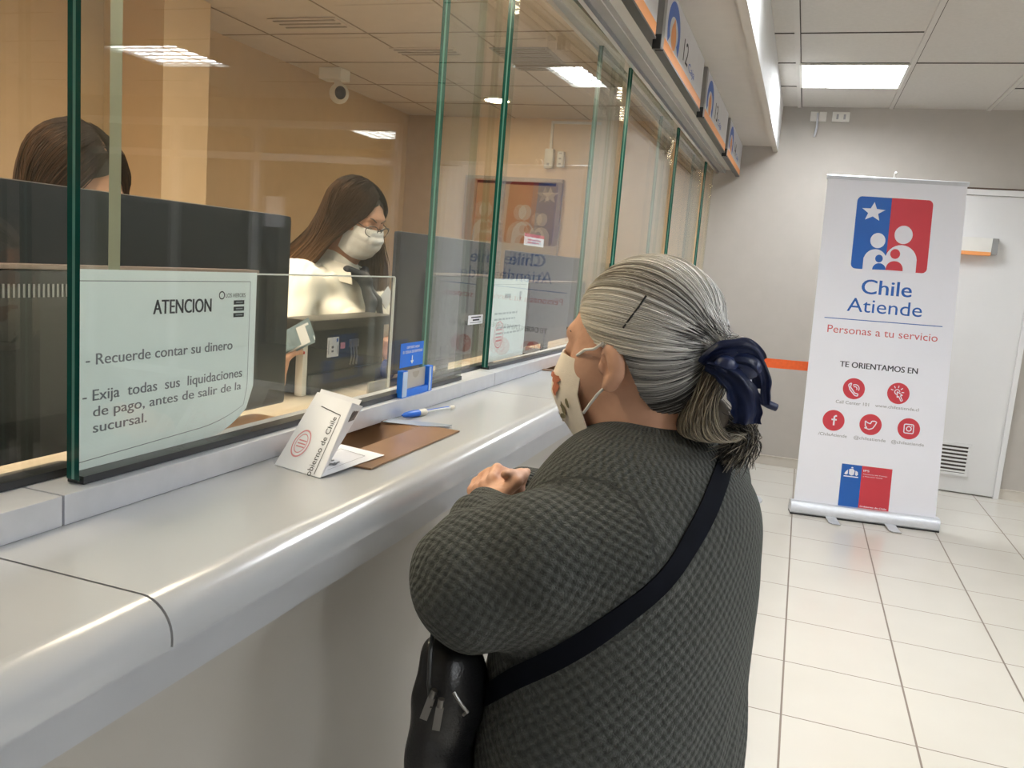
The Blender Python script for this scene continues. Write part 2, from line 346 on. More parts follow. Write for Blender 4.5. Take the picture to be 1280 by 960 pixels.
# ---- implicit shapes, meshed by surface nets
class Field:
    def __init__(s, lo, hi, h):
        s.lo = np.array(lo, float); s.h = h; s.n = np.ceil((np.array(hi) - s.lo) / h).astype(int) + 1
        s.ax = [s.lo[i] + h * np.arange(s.n[i]) for i in range(3)]; s.D = np.full(s.n, 1.0, np.float32)
    def _blk(s, lo, hi, pad):
        sl = []
        for i in range(3):
            a = int(np.clip(np.floor((lo[i] - pad - s.lo[i]) / s.h), 0, s.n[i])); b = int(np.clip(np.ceil((hi[i] + pad - s.lo[i]) / s.h) + 1, 0, s.n[i]))
            if b <= a: return None, None
            sl.append(slice(a, b))
        return tuple(sl), np.meshgrid(*[s.ax[i][sl[i]] for i in range(3)], indexing='ij')
    def _put(s, sl, d, k, op):
        A = s.D[sl]
        if op == 'sub':
            d = -d
            if k > 0: h = np.clip(0.5 - 0.5 * (d - A) / k, 0, 1); r = d * (1 - h) + A * h + k * h * (1 - h)
            else: r = np.maximum(A, d)
            r = np.where(A > 0.5, A, r)
        elif k > 0:
            h = np.clip(0.5 + 0.5 * (A - d) / k, 0, 1); r = A * (1 - h) + d * h - k * h * (1 - h)
        else: r = np.minimum(A, d)
        s.D[sl] = r.astype(np.float32)
    def ell(s, c, r, B=None, k=0.015, op='add', disp=None):
        c = np.array(c, float); r = np.array(r, float); ext = np.full(3, r.max()) if B is not None else r
        sl, G = s._blk(c - ext, c + ext, 0.02 + k + 2 * s.h)
        if sl is None: return
        p = [G[i] - c[i] for i in range(3)]
        if B is not None: p = [B[j][0] * p[0] + B[j][1] * p[1] + B[j][2] * p[2] for j in range(3)]
        k0 = np.sqrt(sum((p[i] / r[i]) ** 2 for i in range(3))); k1 = np.sqrt(sum((p[i] / r[i] ** 2) ** 2 for i in range(3))) + 1e-9
        d = k0 * (k0 - 1) / k1
        if disp: d = d + disp(*G)
        s._put(sl, d, k, op)
    def cap(s, a, b, ra, rb, k=0.012, op='add', disp=None):
        a = np.array(a, float); b = np.array(b, float); R = max(ra, rb)
        sl, G = s._blk(np.minimum(a, b) - R, np.maximum(a, b) + R, 0.02 + k + 2 * s.h)
        if sl is None: return
        ba = b - a; L = (ba ** 2).sum() + 1e-12
        t = np.clip(sum((G[i] - a[i]) * ba[i] for i in range(3)) / L, 0, 1)
        d = np.sqrt(sum((G[i] - a[i] - t * ba[i]) ** 2 for i in range(3))) - (ra + (rb - ra) * t)
        if disp: d = d + disp(*G)
        s._put(sl, d, k, op)
    def chain(s, pts, rads, k=0.006, **kw):
        for i in range(len(pts) - 1): s.cap(pts[i], pts[i + 1], rads[i], rads[i + 1], k, **kw)
    def cutz(s, z, keep='above'):
        Z = s.ax[2][None, None, :]; d = (z - Z) if keep == 'above' else (Z - z); s.D = np.maximum(s.D, d.astype(np.float32))
    def mesh(s, smooth=2):
        V = s.D; n = s.n; ins = V < 0
        cn = tuple(n - 1); acc = np.zeros(cn + (3,), np.float32); cnt = np.zeros(cn, np.float32)
        def cs(o): return tuple(slice(o[i], o[i] + n[i] - 1) for i in range(3))
        for ax in range(3):
            oth = [i for i in range(3) if i != ax]
            for da in (0, 1):
                for db in (0, 1):
                    o = [0, 0, 0]; o[oth[0]] = da; o[oth[1]] = db; e = list(o); e[ax] = 1
                    a = V[cs(o)]; b = V[cs(e)]; mk = (a < 0) != (b < 0)
                    if not mk.any(): continue
                    I = np.nonzero(mk); t = a[I] / (a[I] - b[I])
                    pos = np.tile(np.array(o, np.float32), (len(t), 1)); pos[:, ax] += t
                    acc[I] += pos; cnt[I] += 1
        act = np.nonzero(cnt > 0); idx = np.full(cn, -1, np.int64); idx[act] = np.arange(len(act[0]))
        P = s.lo + s.h * (np.stack(act, 1) + acc[act] / cnt[act][:, None])
        Q = []
        for ax in range(3):
            b_, c_ = (ax + 1) % 3, (ax + 2) % 3
            sa = [slice(None)] * 3; sb = [slice(None)] * 3
            sa[ax] = slice(0, n[ax] - 1); sb[ax] = slice(1, n[ax])
            for q in (b_, c_): sa[q] = slice(1, n[q] - 1); sb[q] = slice(1, n[q] - 1)
            a = ins[tuple(sa)]; b = ins[tuple(sb)]; I = np.nonzero(a != b)
            if not len(I[0]): continue
            g = np.stack(I, 1); g[:, b_] += 1; g[:, c_] += 1
            def id_(db, dc):
                h = g.copy(); h[:, b_] -= db; h[:, c_] -= dc; return idx[h[:, 0], h[:, 1], h[:, 2]]
            q = np.stack([id_(1, 1), id_(0, 1), id_(0, 0), id_(1, 0)], 1)
            fl = ~a[I]; q[fl] = q[fl][:, ::-1]; Q.append(q)
        Q = np.concatenate(Q); Q = Q[(Q >= 0).all(1)]
        for _ in range(smooth):
            sm = np.zeros_like(P); ct = np.zeros(len(P))
            for i in range(4):
                np.add.at(sm, Q[:, i], P[Q[:, (i + 1) % 4]]); np.add.at(sm, Q[:, i], P[Q[:, (i + 3) % 4]]); np.add.at(ct, Q[:, i], 2)
            P = P * 0.5 + 0.5 * sm / np.maximum(ct, 1)[:, None]
        return P, Q
def quads(bm, rows, closed=False):
    g = [[bm.verts.new(p) for p in r] for r in rows]
    for a, b in zip(g, g[1:]):
        for k in range(len(a) - (0 if closed else 1)): bm.faces.new((a[k], a[(k + 1) % len(a)], b[(k + 1) % len(a)], b[k]))
    return g
def solid(bm, t):
    bmesh.ops.recalc_face_normals(bm, faces=bm.faces[:]); bmesh.ops.solidify(bm, geom=bm.faces[:], thickness=t)
def clone(o, off, **kw):
    c = o.copy(); COL.objects.link(c); c.location = Vector(o.location) + Vector(off); ORG[c.name] = Vector(c.location)
    for ch in o.children:
        d = ch.copy(); COL.objects.link(d); d.parent = c
        for g in ch.children:
            e = g.copy(); COL.objects.link(e); e.parent = d
    tag(c, **kw); return c
# ================================================================== the setting
D = 6.455; HC = 2.60; TC = 2.48; XR = 5.2; YN = -3.0; GX = -0.735
def struct(name, x0, x1, y0, y1, z0, z1, m, bev=0.0):
    return tag(box(name, x0, x1, y0, y1, z0, z1, m, None, bev), kind='structure')
struct('floor', -3.35, XR + 0.1, YN - 0.1, 9.7, -0.1, 0.0, M['floor'])
struct('wall_back', -0.74, 1.85, D, D + 0.1, 0, 2.75, M['hall_wall'])
struct('wall_back_teller', -3.35, -0.74, D, D + 0.1, 0, 2.75, M['tan_soft'])
struct('wall_left', -3.35, -3.25, YN, D, 0, 2.75, M['tan_wall'])
struct('wall_right', XR, XR + 0.1, YN, 9.6, 0, 2.75, M['hall_wall'])
struct('wall_near', -3.35, XR + 0.1, YN - 0.1, YN, 0, 2.75, M['hall_wall'])
struct('wall_office_back', 1.75, XR, 9.6, 9.7, 0, 2.75, M['cream'])
struct('wall_office_side', 1.75, 1.85, D + 0.1, 9.6, 0, 2.75, M['cream'])
HALL_LAMPS = [(0.11, 5.5), (2.95, 5.0), (0.11, 3.1), (1.91, -0.5), (1.91, 1.2), (2.95, 2.0), (2.95, -1.0)]
bm = bmesh.new(); xs_ = sorted({-0.56, XR + 0.1} | {x + s for x, y in HALL_LAMPS for s in (-0.28, 0.28)}); ys_ = sorted({YN, 9.7} | {y + s for x, y in HALL_LAMPS for s in (-0.287, 0.287)})
for i in range(len(xs_) - 1):
    for j in range(len(ys_) - 1):
        cx_, cy_ = (xs_[i] + xs_[i + 1]) / 2, (ys_[j] + ys_[j + 1]) / 2
        if any(abs(cx_ - x) < 0.28 and abs(cy_ - y) < 0.287 for x, y in HALL_LAMPS): continue
        bx(bm, xs_[i], xs_[i + 1], ys_[j], ys_[j + 1], HC + 0.006, HC + 0.1)
tag(obj('ceiling', bm, M['ceiling']), kind='structure')
struct('ceiling_teller', -3.35, -0.56, YN, D, TC + 0.003, TC + 0.1, M['teller_ceiling'])
struct('trim_pillar', -3.249, -2.9, 3.227, 3.54, 0.0, TC + 0.002, M['tan_pillar'])
# ceiling grid: wide runners along y, thin joints along x
bm = bmesh.new()
for k in range(-1, 10):
    x = -0.19 + 0.6 * k
    if -0.3 < x < XR: bx(bm, x - 0.013, x + 0.013, YN, D, HC - 0.002, HC + 0.008, mi=0); bx(bm, x + 0.013, x + 0.018, YN, D, HC + 0.003, HC + 0.008, mi=1)  # dark strip along each runner paints in its shadow line
k = 0
while 5.80 - 0.6 * k > YN:
    y = 5.80 - 0.6 * k
    bx(bm, -0.3, -0.19, y - 0.004, y + 0.004, HC + 0.002, HC + 0.008, mi=1)
    for c in range(0, 9):
        x0 = -0.177 + 0.6 * c
        if (c + k) % 2 == 0 or c == 0: bx(bm, x0 + 0.005, x0 + 0.569, y - 0.004, y + 0.004, HC + 0.002, HC + 0.008, mi=1)
    k += 1
tag(obj('trim_ceiling_grid', bm, [M['tbar'], M['gap']]), kind='structure')
bm = bmesh.new()
for k in range(6):
    x = -3.25 + 0.31 + 0.61 * k
    if x < -0.8: bx(bm, x - 0.004, x + 0.004, YN, D, TC, TC + 0.004)
for k in range(16):
    y = 5.9 - 0.61 * k
    if y > YN: bx(bm, -3.25, -0.8, y - 0.004, y + 0.004, TC, TC + 0.004)
tag(obj('trim_teller_ceiling_grid', bm, mat('teller_joint', (0.30, 0.23, 0.17), 0.9)), kind='structure')
# soffit over the counter with its deeper lip, and the header that holds the glass
bm = bmesh.new()
bx(bm, -0.56, -0.335, YN, D, 2.325, HC + 0.02)
tag(obj('trim_soffit', bm, M['soffit']), kind='structure')
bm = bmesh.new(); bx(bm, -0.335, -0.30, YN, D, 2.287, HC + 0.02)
for f in bm.faces: f.material_index = 1 if f.normal.x > 0.5 else 0  # hall side coloured paler to carry the light that falls on it
tag(obj('trim_soffit_lip', bm, [M['soffit'], M['soffit_lit']]), kind='structure')
bm = bmesh.new()
bx(bm, -0.80, -0.575, YN, D, 2.145, HC + 0.02, mi=0)
bx(bm, -0.812, -0.795, YN, D, 2.118, 2.145, mi=1)
bx(bm, -0.7185, -0.703, YN, D, 2.118, 2.145, mi=1)
bx(bm, -0.703, -0.690, YN, D, 2.136, 2.145, mi=2)
bx(bm, -0.690, -0.655, YN, D, 2.128, 2.145, mi=2)
bx(bm, -0.655, -0.650, YN, D, 2.122, 2.145, mi=1)
bx(bm, -0.600, -0.575, YN, D, 2.128, 2.145, mi=3)
tag(obj('trim_glass_header', bm, [M['soffit'], M['alu'], M['alu_dark'], M['black']]), kind='structure')
# counter front and grey band
struct('wall_counter_front', -0.80, -0.558, YN, D, 0, 0.99, M['panel'])
struct('trim_counter_band', -0.558, -0.518, YN, D, 0.938, 0.995, M['band'])
# sill rail under the glass
bm = bmesh.new()
for y0, y1 in ((YN, -0.66), (-0.657, 0.662), (0.665, 1.987), (1.990, 3.312), (3.315, 4.637), (4.640, 5.962), (5.965, D)):
    bx(bm, -0.80, -0.718, y0, y1, 1.0405, 1.074, 0.0015)
tag(obj('trim_sill_rail', bm, M['alu_sill']), kind='structure')
# skirting and door in the back wall
def skirt(name, x0, x1):
    bm = bmesh.new(); bx(bm, x0, x1, D - 0.012, D, 0, 0.068); bx(bm, x0, x1, D - 0.016, D, 0.066, 0.072)
    tag(obj(name, bm, M['skirting']), kind='structure')
skirt('baseboard_back_left', -0.558, 0.585); skirt('baseboard_back_right', 1.44, 1.85)
dr = tag(box('door_1', 0.615, 1.408, D - 0.022, D, 0.008, 2.045, M['door'], None, 0.002), kind='structure'); ORG[dr.name] = Vector((0, 0, 0))
bm = bmesh.new()
bx(bm, 1.408, 1.442, D - 0.035, D, 0, 2.085, 0.003); bx(bm, 0.585, 0.615, D - 0.035, D, 0, 2.085, 0.003); bx(bm, 0.585, 1.442, D - 0.035, D, 2.047, 2.085, 0.003)
obj('door_frame', bm, M['door'], dr)
bm = bmesh.new(); bx(bm, 0.58, 1.447, D - 0.012, D, 2.085, 2.098); obj('dark_strip', bm, M['brown'], dr)  # dark brown strip above the door frame
bm = bmesh.new()
bx(bm, 0.80, 1.232, D - 0.034, D - 0.022, 0.125, 0.145, 0.002); bx(bm, 0.80, 1.232, D - 0.034, D - 0.022, 0.335, 0.355, 0.002)
bx(bm, 0.80, 0.82, D - 0.034, D - 0.022, 0.145, 0.335, 0.002); bx(bm, 1.212, 1.232, D - 0.034, D - 0.022, 0.145, 0.335, 0.002)
obj('vent_frame', bm, M['door'], dr)
bm = bmesh.new(); bx(bm, 0.82, 1.212, D - 0.0235, D - 0.0225, 0.145, 0.335)
obj('vent_shade_sheet', bm, M['gap'], dr)  # dark sheet stands in for the shade behind the slats
bm = bmesh.new()
for k in range(7):
    z = 0.150 + k * 0.0265
    bx(bm, 0.82, 1.212, D - 0.033, D - 0.024, z, z + 0.012)
obj('vent_grille', bm, M['door'], dr)
# glazed office partition to the right of the back wall (seen mirrored in the counter glass)
bm = bmesh.new()
PZ = (0.06, 2.10, 2.40)
for x in (1.87, 3.26, 4.16, 5.17): bx(bm, x - 0.03, x + 0.03, D - 0.02, D + 0.05, 0, 2.40)
for z in (2.385, 2.10, 0.05): bx(bm, 1.87, 5.2, D - 0.02, D + 0.05, z - 0.03, z + 0.03)
tag(obj('window_1', bm, M['door']), kind='structure')
tag(box('window_2', 1.88, 5.19, D + 0.012, D + 0.018, 0.06, 2.39, M['glass']), kind='structure')
struct('trim_bulkhead', 1.85, XR, D - 0.0, D + 0.1, 2.415, HC + 0.02, M['hall_wall'])
nt_ = tag(box('office_notice', 2.97, 3.17, D + 0.008, D + 0.0115, 1.49, 1.76, M['paper']), 'white notice sheet hung inside the glazed office partition', 'notice')
# interior door in the teller back wall
dw = struct('door_2', -2.60, -1.93, D - 0.025, D, 0.0, 1.965, mat('olive_door', (0.40, 0.33, 0.20), 0.6))
bm = bmesh.new(); bx(bm, -2.70, -2.60, D - 0.05, D, 0, 2.02, 0.004); bx(bm, -1.93, -1.88, D - 0.05, D, 0, 2.02, 0.004); bx(bm, -2.60, -1.93, D - 0.05, D, 1.985, 2.02, 0.004)
obj('door_frame', bm, mat('grey_brown_frame', (0.40, 0.33, 0.25), 0.5), dw)
bm = bmesh.new(); bx(bm, -2.6, -1.93, D - 0.03, D - 0.0, 1.965, 1.985); obj('dark_strip', bm, M['brown'], dw)  # dark brown strip between door top and frame
struct('trim_corner_board', -3.249, -2.98, D - 0.04, D, 0, TC, mat('brown_board', (0.42, 0.30, 0.19), 0.6))

# ------------------------------------------------------------------ lamps
def ceiling_panel(name, x, y, label, cat, grp, z, w, d, lens, rows, deep=0.0):
    """square fixture; with deep > 0 the lens sits up inside a louvred tray"""
    t = thing(name, label, cat, (x, y, z), grp)
    bm = bmesh.new(); fr = 0.016
    for x0, x1, y0, y1 in ((x - w / 2, x + w / 2, y - d / 2, y - d / 2 + fr), (x - w / 2, x + w / 2, y + d / 2 - fr, y + d / 2), (x - w / 2, x - w / 2 + fr, y - d / 2 + fr, y + d / 2 - fr), (x + w / 2 - fr, x + w / 2, y - d / 2 + fr, y + d / 2 - fr)):
        bx(bm, x0, x1, y0, y1, z - 0.006, z + 0.003)
    obj('frame', bm, M['white_pl'], t)
    if deep:
        bm = bmesh.new()
        for x0, x1, y0, y1 in ((x - w / 2 + fr - .002, x + w / 2 - fr + .002, y - d / 2 + fr - .002, y - d / 2 + fr), (x - w / 2 + fr - .002, x + w / 2 - fr + .002, y + d / 2 - fr, y + d / 2 - fr + .002), (x - w / 2 + fr - .002, x - w / 2 + fr, y - d / 2 + fr, y + d / 2 - fr), (x + w / 2 - fr, x + w / 2 - fr + .002, y - d / 2 + fr, y + d / 2 - fr)):
            bx(bm, x0, x1, y0, y1, z + 0.003, z + deep + 0.012)
        bx(bm, x - w / 2 + fr, x + w / 2 - fr, y - d / 2 + fr, y + d / 2 - fr, z + deep + 0.010, z + deep + 0.012)
        obj('tray', bm, M['white_pl'], t)
    lz = z + deep
    bm = bmesh.new(); bx(bm, x - w / 2 + fr, x + w / 2 - fr, y - d / 2 + fr, y + d / 2 - fr, lz - 0.002, lz + 0.001); obj('lens', bm, lens, t)
    bm = bmesh.new(); zt, zb = (lz - 0.008, z - 0.004) if deep else (z - 0.002, z - 0.012)
    for k in range(1, rows):
        u = x - w / 2 + fr + (w - 2 * fr) * k / rows; bx(bm, u - 0.003, u + 0.003, y - d / 2 + fr, y + d / 2 - fr, zb, zt)
    for k in range(1, 6):
        v = y - d / 2 + d * k / 6; bx(bm, x - w / 2 + fr, x + w / 2 - fr, v - 0.0015, v + 0.0015, zb + 0.001, zt - 0.001)
    obj('louvre', bm, M['alu'], t)
    return t
ceiling_panel('ceiling_light', 0.11, 5.5, 'square fluorescent ceiling panel above the roll-up banner', 'ceiling light', 'hall ceiling lights', HC, 0.586, 0.6, M['panel_light'], 4, 0.018)
ceiling_panel('ceiling_light', 2.95, 5.0, 'square fluorescent ceiling panel in front of the glazed office, mirrored in the glass', 'ceiling light', 'hall ceiling lights', HC, 0.586, 0.6, M['panel_light'], 4, 0.018)
for x, y, l in ((0.11, 3.1, 'added unseen fluorescent ceiling panel over the hall beyond the older woman'), (1.91, -0.5, 'square fluorescent ceiling panel behind the place the photo was taken'),
                (1.91, 1.2, 'added unseen fluorescent ceiling panel over the hall to the right of the older woman'), (2.95, 2.0, 'square fluorescent ceiling panel out in the right of the hall'), (2.95, -1.0, 'square fluorescent ceiling panel in the near right corner of the hall')):
    ceiling_panel('ceiling_light', x, y, l, 'ceiling light', 'hall ceiling lights', HC, 0.586, 0.6, M['panel_light'], 4, 0.018)  # the panels by the older woman are added unseen, to brighten banner and counter
ceiling_panel('ceiling_light', 3.0, 8.3, 'square ceiling panel inside the glazed office', 'ceiling light', None, HC, 0.586, 0.6, M['office_light'], 4)
for x, y, l in ((-1.2, 0.75, 'added unseen warm ceiling panel over the near teller position'), (-1.25, 2.0, 'added unseen warm ceiling panel right above the standing teller'), (-1.1, 3.27, 'added unseen warm ceiling panel close to the glass, beyond the standing teller')):
    ceiling_panel('ceiling_light', x, y, l, 'ceiling light', 'added teller room fill lights', TC, 0.58, 0.58, M['warm_light'], 4)  # warm panels added out of view to brighten the teller side
def downlight(x, y, label):
    t = thing('downlight', label, 'downlight', (x, y, TC), 'round downlights')
    bm = bmesh.new(); lathe(bm, [(0.085, 0.002), (0.105, 0.002), (0.108, -0.004), (0.10, -0.012), (0.088, -0.012), (0.085, -0.004)], (x, y, TC), 36); obj('rim', bm, M['white_pl'], t, smooth=True)
    bm = bmesh.new(); lathe(bm, [(0.0845, 0.0), (0.0845, -0.008), (0.06, -0.012), (0.02, -0.013)], (x, y, TC), 36); obj('lens', bm, M['down_light'], t, smooth=True)
downlight(-2.21, 5.72, 'round glowing downlight in the teller ceiling near the back wall')
downlight(-1.7, 1.2, 'round downlight in the teller ceiling above the second teller')
# ================================================================== counter
def counter_section(y0, y1, label, tray):
    prof = [(-0.80, 1.04), (-0.524, 1.04)]
    for t in range(0, 91, 10):
        a = math.radians(90 - t); prof.append((-0.524 + 0.035 * math.cos(a), 1.005 + 0.035 * math.sin(a)))
    prof += [(-0.489, 0.997), (-0.515, 0.995), (-0.80, 0.995)]
    bm = bmesh.new(); prism(bm, prof, y0, y1); me = bpy.data.meshes.new('countertop'); bm.to_mesh(me); bm.free()
    o = link('countertop', me, M['counter'])
    if tray is not None:
        bm = bmesh.new(); bx(bm, -0.79, -0.634, tray - 0.158, tray + 0.158, 1.001, 1.2)
        mc = bpy.data.meshes.new('c'); bm.to_mesh(mc); bm.free(); c = bpy.data.objects.new('c', mc); COL.objects.link(c)
        md = o.modifiers.new('b', 'BOOLEAN'); md.operation = 'DIFFERENCE'; md.object = c; md.solver = 'EXACT'
        dg = bpy.context.evaluated_depsgraph_get(); me2 = bpy.data.meshes.new_from_object(o.evaluated_get(dg))
        o.modifiers.clear(); o.data = me2; bpy.data.objects.remove(c)
    o.data.polygons.foreach_set('use_smooth', [True] * len(o.data.polygons))
    try: o.data.set_sharp_from_angle(angle=math.radians(30))
    except Exception: pass
    tag(o, label, 'countertop', 'grey counter sections along the glass')
P0 = 0.5675; PM = 1.3375
names = ['grey laminate counter section behind the photographer', 'grey laminate counter section at the near left corner, in front of the second teller',
         'grey laminate counter section carrying the folded document and the blue pen', 'grey laminate counter section beyond the joint near the masked face',
         'grey laminate counter section hidden behind the older woman', 'grey laminate counter section second from the back wall', 'last grey laminate counter section ending at the back wall']
ys = [P0 + PM * (k - 2) for k in range(8)]; ys[-1] = D; ys[0] = YN
TY = 1.232
for k in range(7):
    ty = TY + PM * (k - 2)
    counter_section(ys[k] + 0.0015, (ys[k + 1] - 0.0015) if k < 6 else D, names[k], ty if 2 <= k <= 5 else None)
bm = bmesh.new()
for k in range(1, 7): prism(bm, [(-0.80, 0.997), (-0.80, 1.0375), (-0.525, 1.0375), (-0.508, 1.033), (-0.497, 1.022), (-0.4925, 1.005), (-0.4925, 0.997)], ys[k] - 0.0014, ys[k] + 0.0014)
tag(obj('trim_counter_joint', bm, M['brown']), kind='structure')

def tray(yc, label):
    t = thing('pass_tray', label, 'tray', (-0.65, yc, 1.04), 'brown pass-through trays sunk in the counter')
    bm = bmesh.new()   # plate with a slot, front edge slightly rounded
    z0, z1 = 1.0405, 1.0435
    bx(bm, -0.64, -0.566, yc - 0.168, yc + 0.168, z0, z1, 0.001); bx(bm, -0.7175, -0.64, yc + 0.148, yc + 0.168, z0, z1, 0.0008); bx(bm, -0.7175, -0.64, yc - 0.168, yc - 0.148, z0, z1, 0.0008)
    obj('rim_plate', bm, M['wood'], t)
    bm = bmesh.new()   # scooped bowl
    rows = []
    for j in range(13):
        y = yc - 0.148 + 0.296 * j / 12; r = []
        for i in range(11):
            s = i / 10; x = -0.64 - 0.145 * s
            e = 1 - min(1.0, abs(j - 6) / 6) ** 6
            z = 1.0425 - 0.037 * (math.sin(min(1, s / 0.5) * math.pi / 2)) * e
            if s > 0.7: z += 0.025 * ((s - 0.7) / 0.3) ** 2 * e
            r.append((x, y, z))
        rows.append(r)
    quads(bm, rows); solid(bm, 0.002)
    obj('scoop', bm, M['wood'], t, smooth=True, sharp=60)
    bm = bmesh.new(); tube(bm, [(-0.642, yc - 0.06, 1.0435 - 0.004), (-0.68, yc - 0.02, 1.012), (-0.715, yc + 0.005, 1.0075), (-0.78, yc + 0.012, 1.02)], 0.0012, 6); obj('shade_line', bm, M['gap'], t)  # dark curved line paints the edge of the shade under the sill
    return t
tray(TY, 'brown pass-through tray sunk in the counter beside the folded document')
tray(TY + PM, 'brown pass-through tray peeking out past the nose of the masked face')
tray(TY + 2 * PM, 'brown pass-through tray in the counter section hidden behind the older woman')
tray(TY + 3 * PM, 'brown pass-through tray nearest the back wall')
# clear strip at the far end of the tray
bm = bmesh.new(); quads(bm, [[(-0.712, 1.372, 1.0446), (-0.712, 1.404, 1.0446)], [(-0.63, 1.388, 1.0446), (-0.626, 1.43, 1.0446)], [(-0.60, 1.41, 1.0446), (-0.596, 1.432, 1.0446)]]); solid(bm, 0.0012)
tag(obj('plastic_strip', bm, mat('blue_grey_plastic', (0.42, 0.47, 0.55), 0.2, 0.3)), 'bluish clear plastic strip lying at the far end of the tray by the pen', 'plastic strip')

# ------------------------------------------------------------------ glass panes
def pane(name, label, x, y0, y1, group, rot=0.0, z0=1.0795, z1=2.143):
    """laminated sheet standing in the sill groove; x is its hall-side face"""
    T = 0.018; t = thing(name, label, 'glass pane', (x - T / 2, y0, z0), group); yc = (y0 + y1) / 2
    xs = [x - T, x - 0.61 * T, x - 0.39 * T, x]
    v = []; f = []; mi = []
    for xx in xs:
        for yy in (y0, y1):
            for zz in (z0, z1): v.append((xx, yy, zz))
    def id_(i, a, b): return i * 4 + a * 2 + b
    f.append((id_(3, 0, 0), id_(3, 1, 0), id_(3, 1, 1), id_(3, 0, 1))); mi.append(0)
    f.append((id_(0, 0, 0), id_(0, 0, 1), id_(0, 1, 1), id_(0, 1, 0))); mi.append(0)
    for i in range(3):
        f.append((id_(i, 0, 0), id_(i + 1, 0, 0), id_(i + 1, 0, 1), id_(i, 0, 1))); mi.append(2 if i == 1 else 1)
        f.append((id_(i, 1, 0), id_(i, 1, 1), id_(i + 1, 1, 1), id_(i + 1, 1, 0))); mi.append(3)
        f.append((id_(i, 0, 1), id_(i + 1, 0, 1), id_(i + 1, 1, 1), id_(i, 1, 1))); mi.append(1)
        f.append((id_(i, 0, 0), id_(i, 1, 0), id_(i + 1, 1, 0), id_(i + 1, 0, 0))); mi.append(1)
    rawobj('sheet', v, f, [M['glass'], M['edge_dark'], M['edge_light'], M['edge_pale' if 'far left' in label else 'edge_faint']], t, smooth=False, mi=mi)
    bm = bmesh.new(); bx(bm, x - T - 0.003, x + 0.0025, y0 + 0.004, y1, 1.0745, 1.0835)
    # channel: cut by the sheet itself being inside it
    obj('gasket', bm, M['black'], t)
    t.rotation_euler = (0, 0, rot)
    return t
gf = 'front sliding glass panes'; gb = 'rear sliding glass panes'
FL = ['front glass pane nearest the photographer, mostly out of frame', 'front glass pane bearing the ATENCION notice and the blue card holder', 'front glass pane with the tall notice, mirroring the banner, behind the older woman',
      'front glass pane with dark green edge just above the grey hair', 'front glass pane second from the back wall', 'narrow front glass pane touching the back wall']
BL_ = ['rear glass pane at the far left, in front of the second teller', 'rear glass pane in the gap beyond the blue card holder', 'rear glass pane seen through the pane that mirrors the banner', 'rear glass pane third from the back wall side',
       'rear glass pane next to the back wall']
PER = 1.325
ROT = {1: 0.0, 2: -0.031, 3: 0.0, 4: 0.0, 5: 0.0}
for k in range(6):
    y0 = 0.70 + PER * (k - 1); y1 = min(y0 + 1.10, D - 0.004)
    pane('glass_pane', FL[k], GX - (0.018 if k == 2 else 0), y0, y1, gf, ROT.get(k, 0.0))
for k in range(5):
    y0 = 1.70 + PER * (k - 1); pane('glass_pane', BL_[k], GX - 0.043, y0, min(y0 + 0.425, D - 0.004), gb)
# ------------------------------------------------------------------ notices on the glass
def curl(u, v, layer, W_=0.31, H_=0.232, y0=0.706, z0=1.081):
    """A4 sheet against the inner side of the front pane, its lower far corner curling inwards"""
    x = GX - 0.0225
    s = max(0.0, (u - 0.20) / (W_ - 0.20)); q = max(0.0, (0.065 - v) / 0.065)
    c = s ** 2.0 * q
    return (x - 0.008 * c + layer * 0.0006, y0 + u * 1.075 - 0.004 * c, z0 + v + 0.030 * c)
t = thing('notice', 'white ATENCION notice with curled lower corner taped inside the glass', 'notice', (GX - 0.02, 0.706, 1.081))
bm = bmesh.new(); quads(bm, [[curl(0.31 * i / 24, 0.232 * j / 18, 0) for i in range(25)] for j in range(19)]); solid(bm, 0.0003)
obj('sheet', bm, M['paper_blue'], t, smooth=True)
k = Ink(curl)
for a in ((0.012, 0.219, 0.296, 0.219), (0.012, 0.015, 0.012, 0.219), (0.296, 0.022, 0.296, 0.219), (0.006, 0.011, 0.296, 0.022)): k.line(*a, 0.0009, 1, 16)
k.done('border_line', M['ink_grey'], t)
k = Ink(curl); k.text('ATENCION', 0.118, 0.178, 0.218, 0.196, 1, 0.028); k.done('title_lettering', M['ink'], t)
k = Ink(curl)
k.text('- Recuerde contar su dinero', 0.022, 0.123, 0.262, 0.136, 1, 0.02)
k.text('- Exija  todas  sus  liquidaciones', 0.018, 0.081, 0.284, 0.094, 1, 0.02)
k.text('de pago, antes de salir de la', 0.032, 0.062, 0.283, 0.074, 1, 0.02)
k.text('sucursal.', 0.032, 0.043, 0.110, 0.055, 1, 0.02)
k.done('body_lettering', M['ink_grey'], t)
k = Ink(curl); k.ring(0.238, 0.200, 0.0050, 0.0016); k.text('LOS HEROES', 0.2455, 0.197, 0.286, 0.2025)
for j in range(3): k.rect(0.262, 0.1865 - 0.009 * j, 0.284, 0.1925 - 0.009 * j)
k.done('logo', M['ink'], t)
k = Ink(curl)
for j in range(3): k.rect(0.266, 0.189 - 0.009 * j, 0.280, 0.1902 - 0.009 * j, 2)
k.done('logo_bars', M['ink_pale'], t)
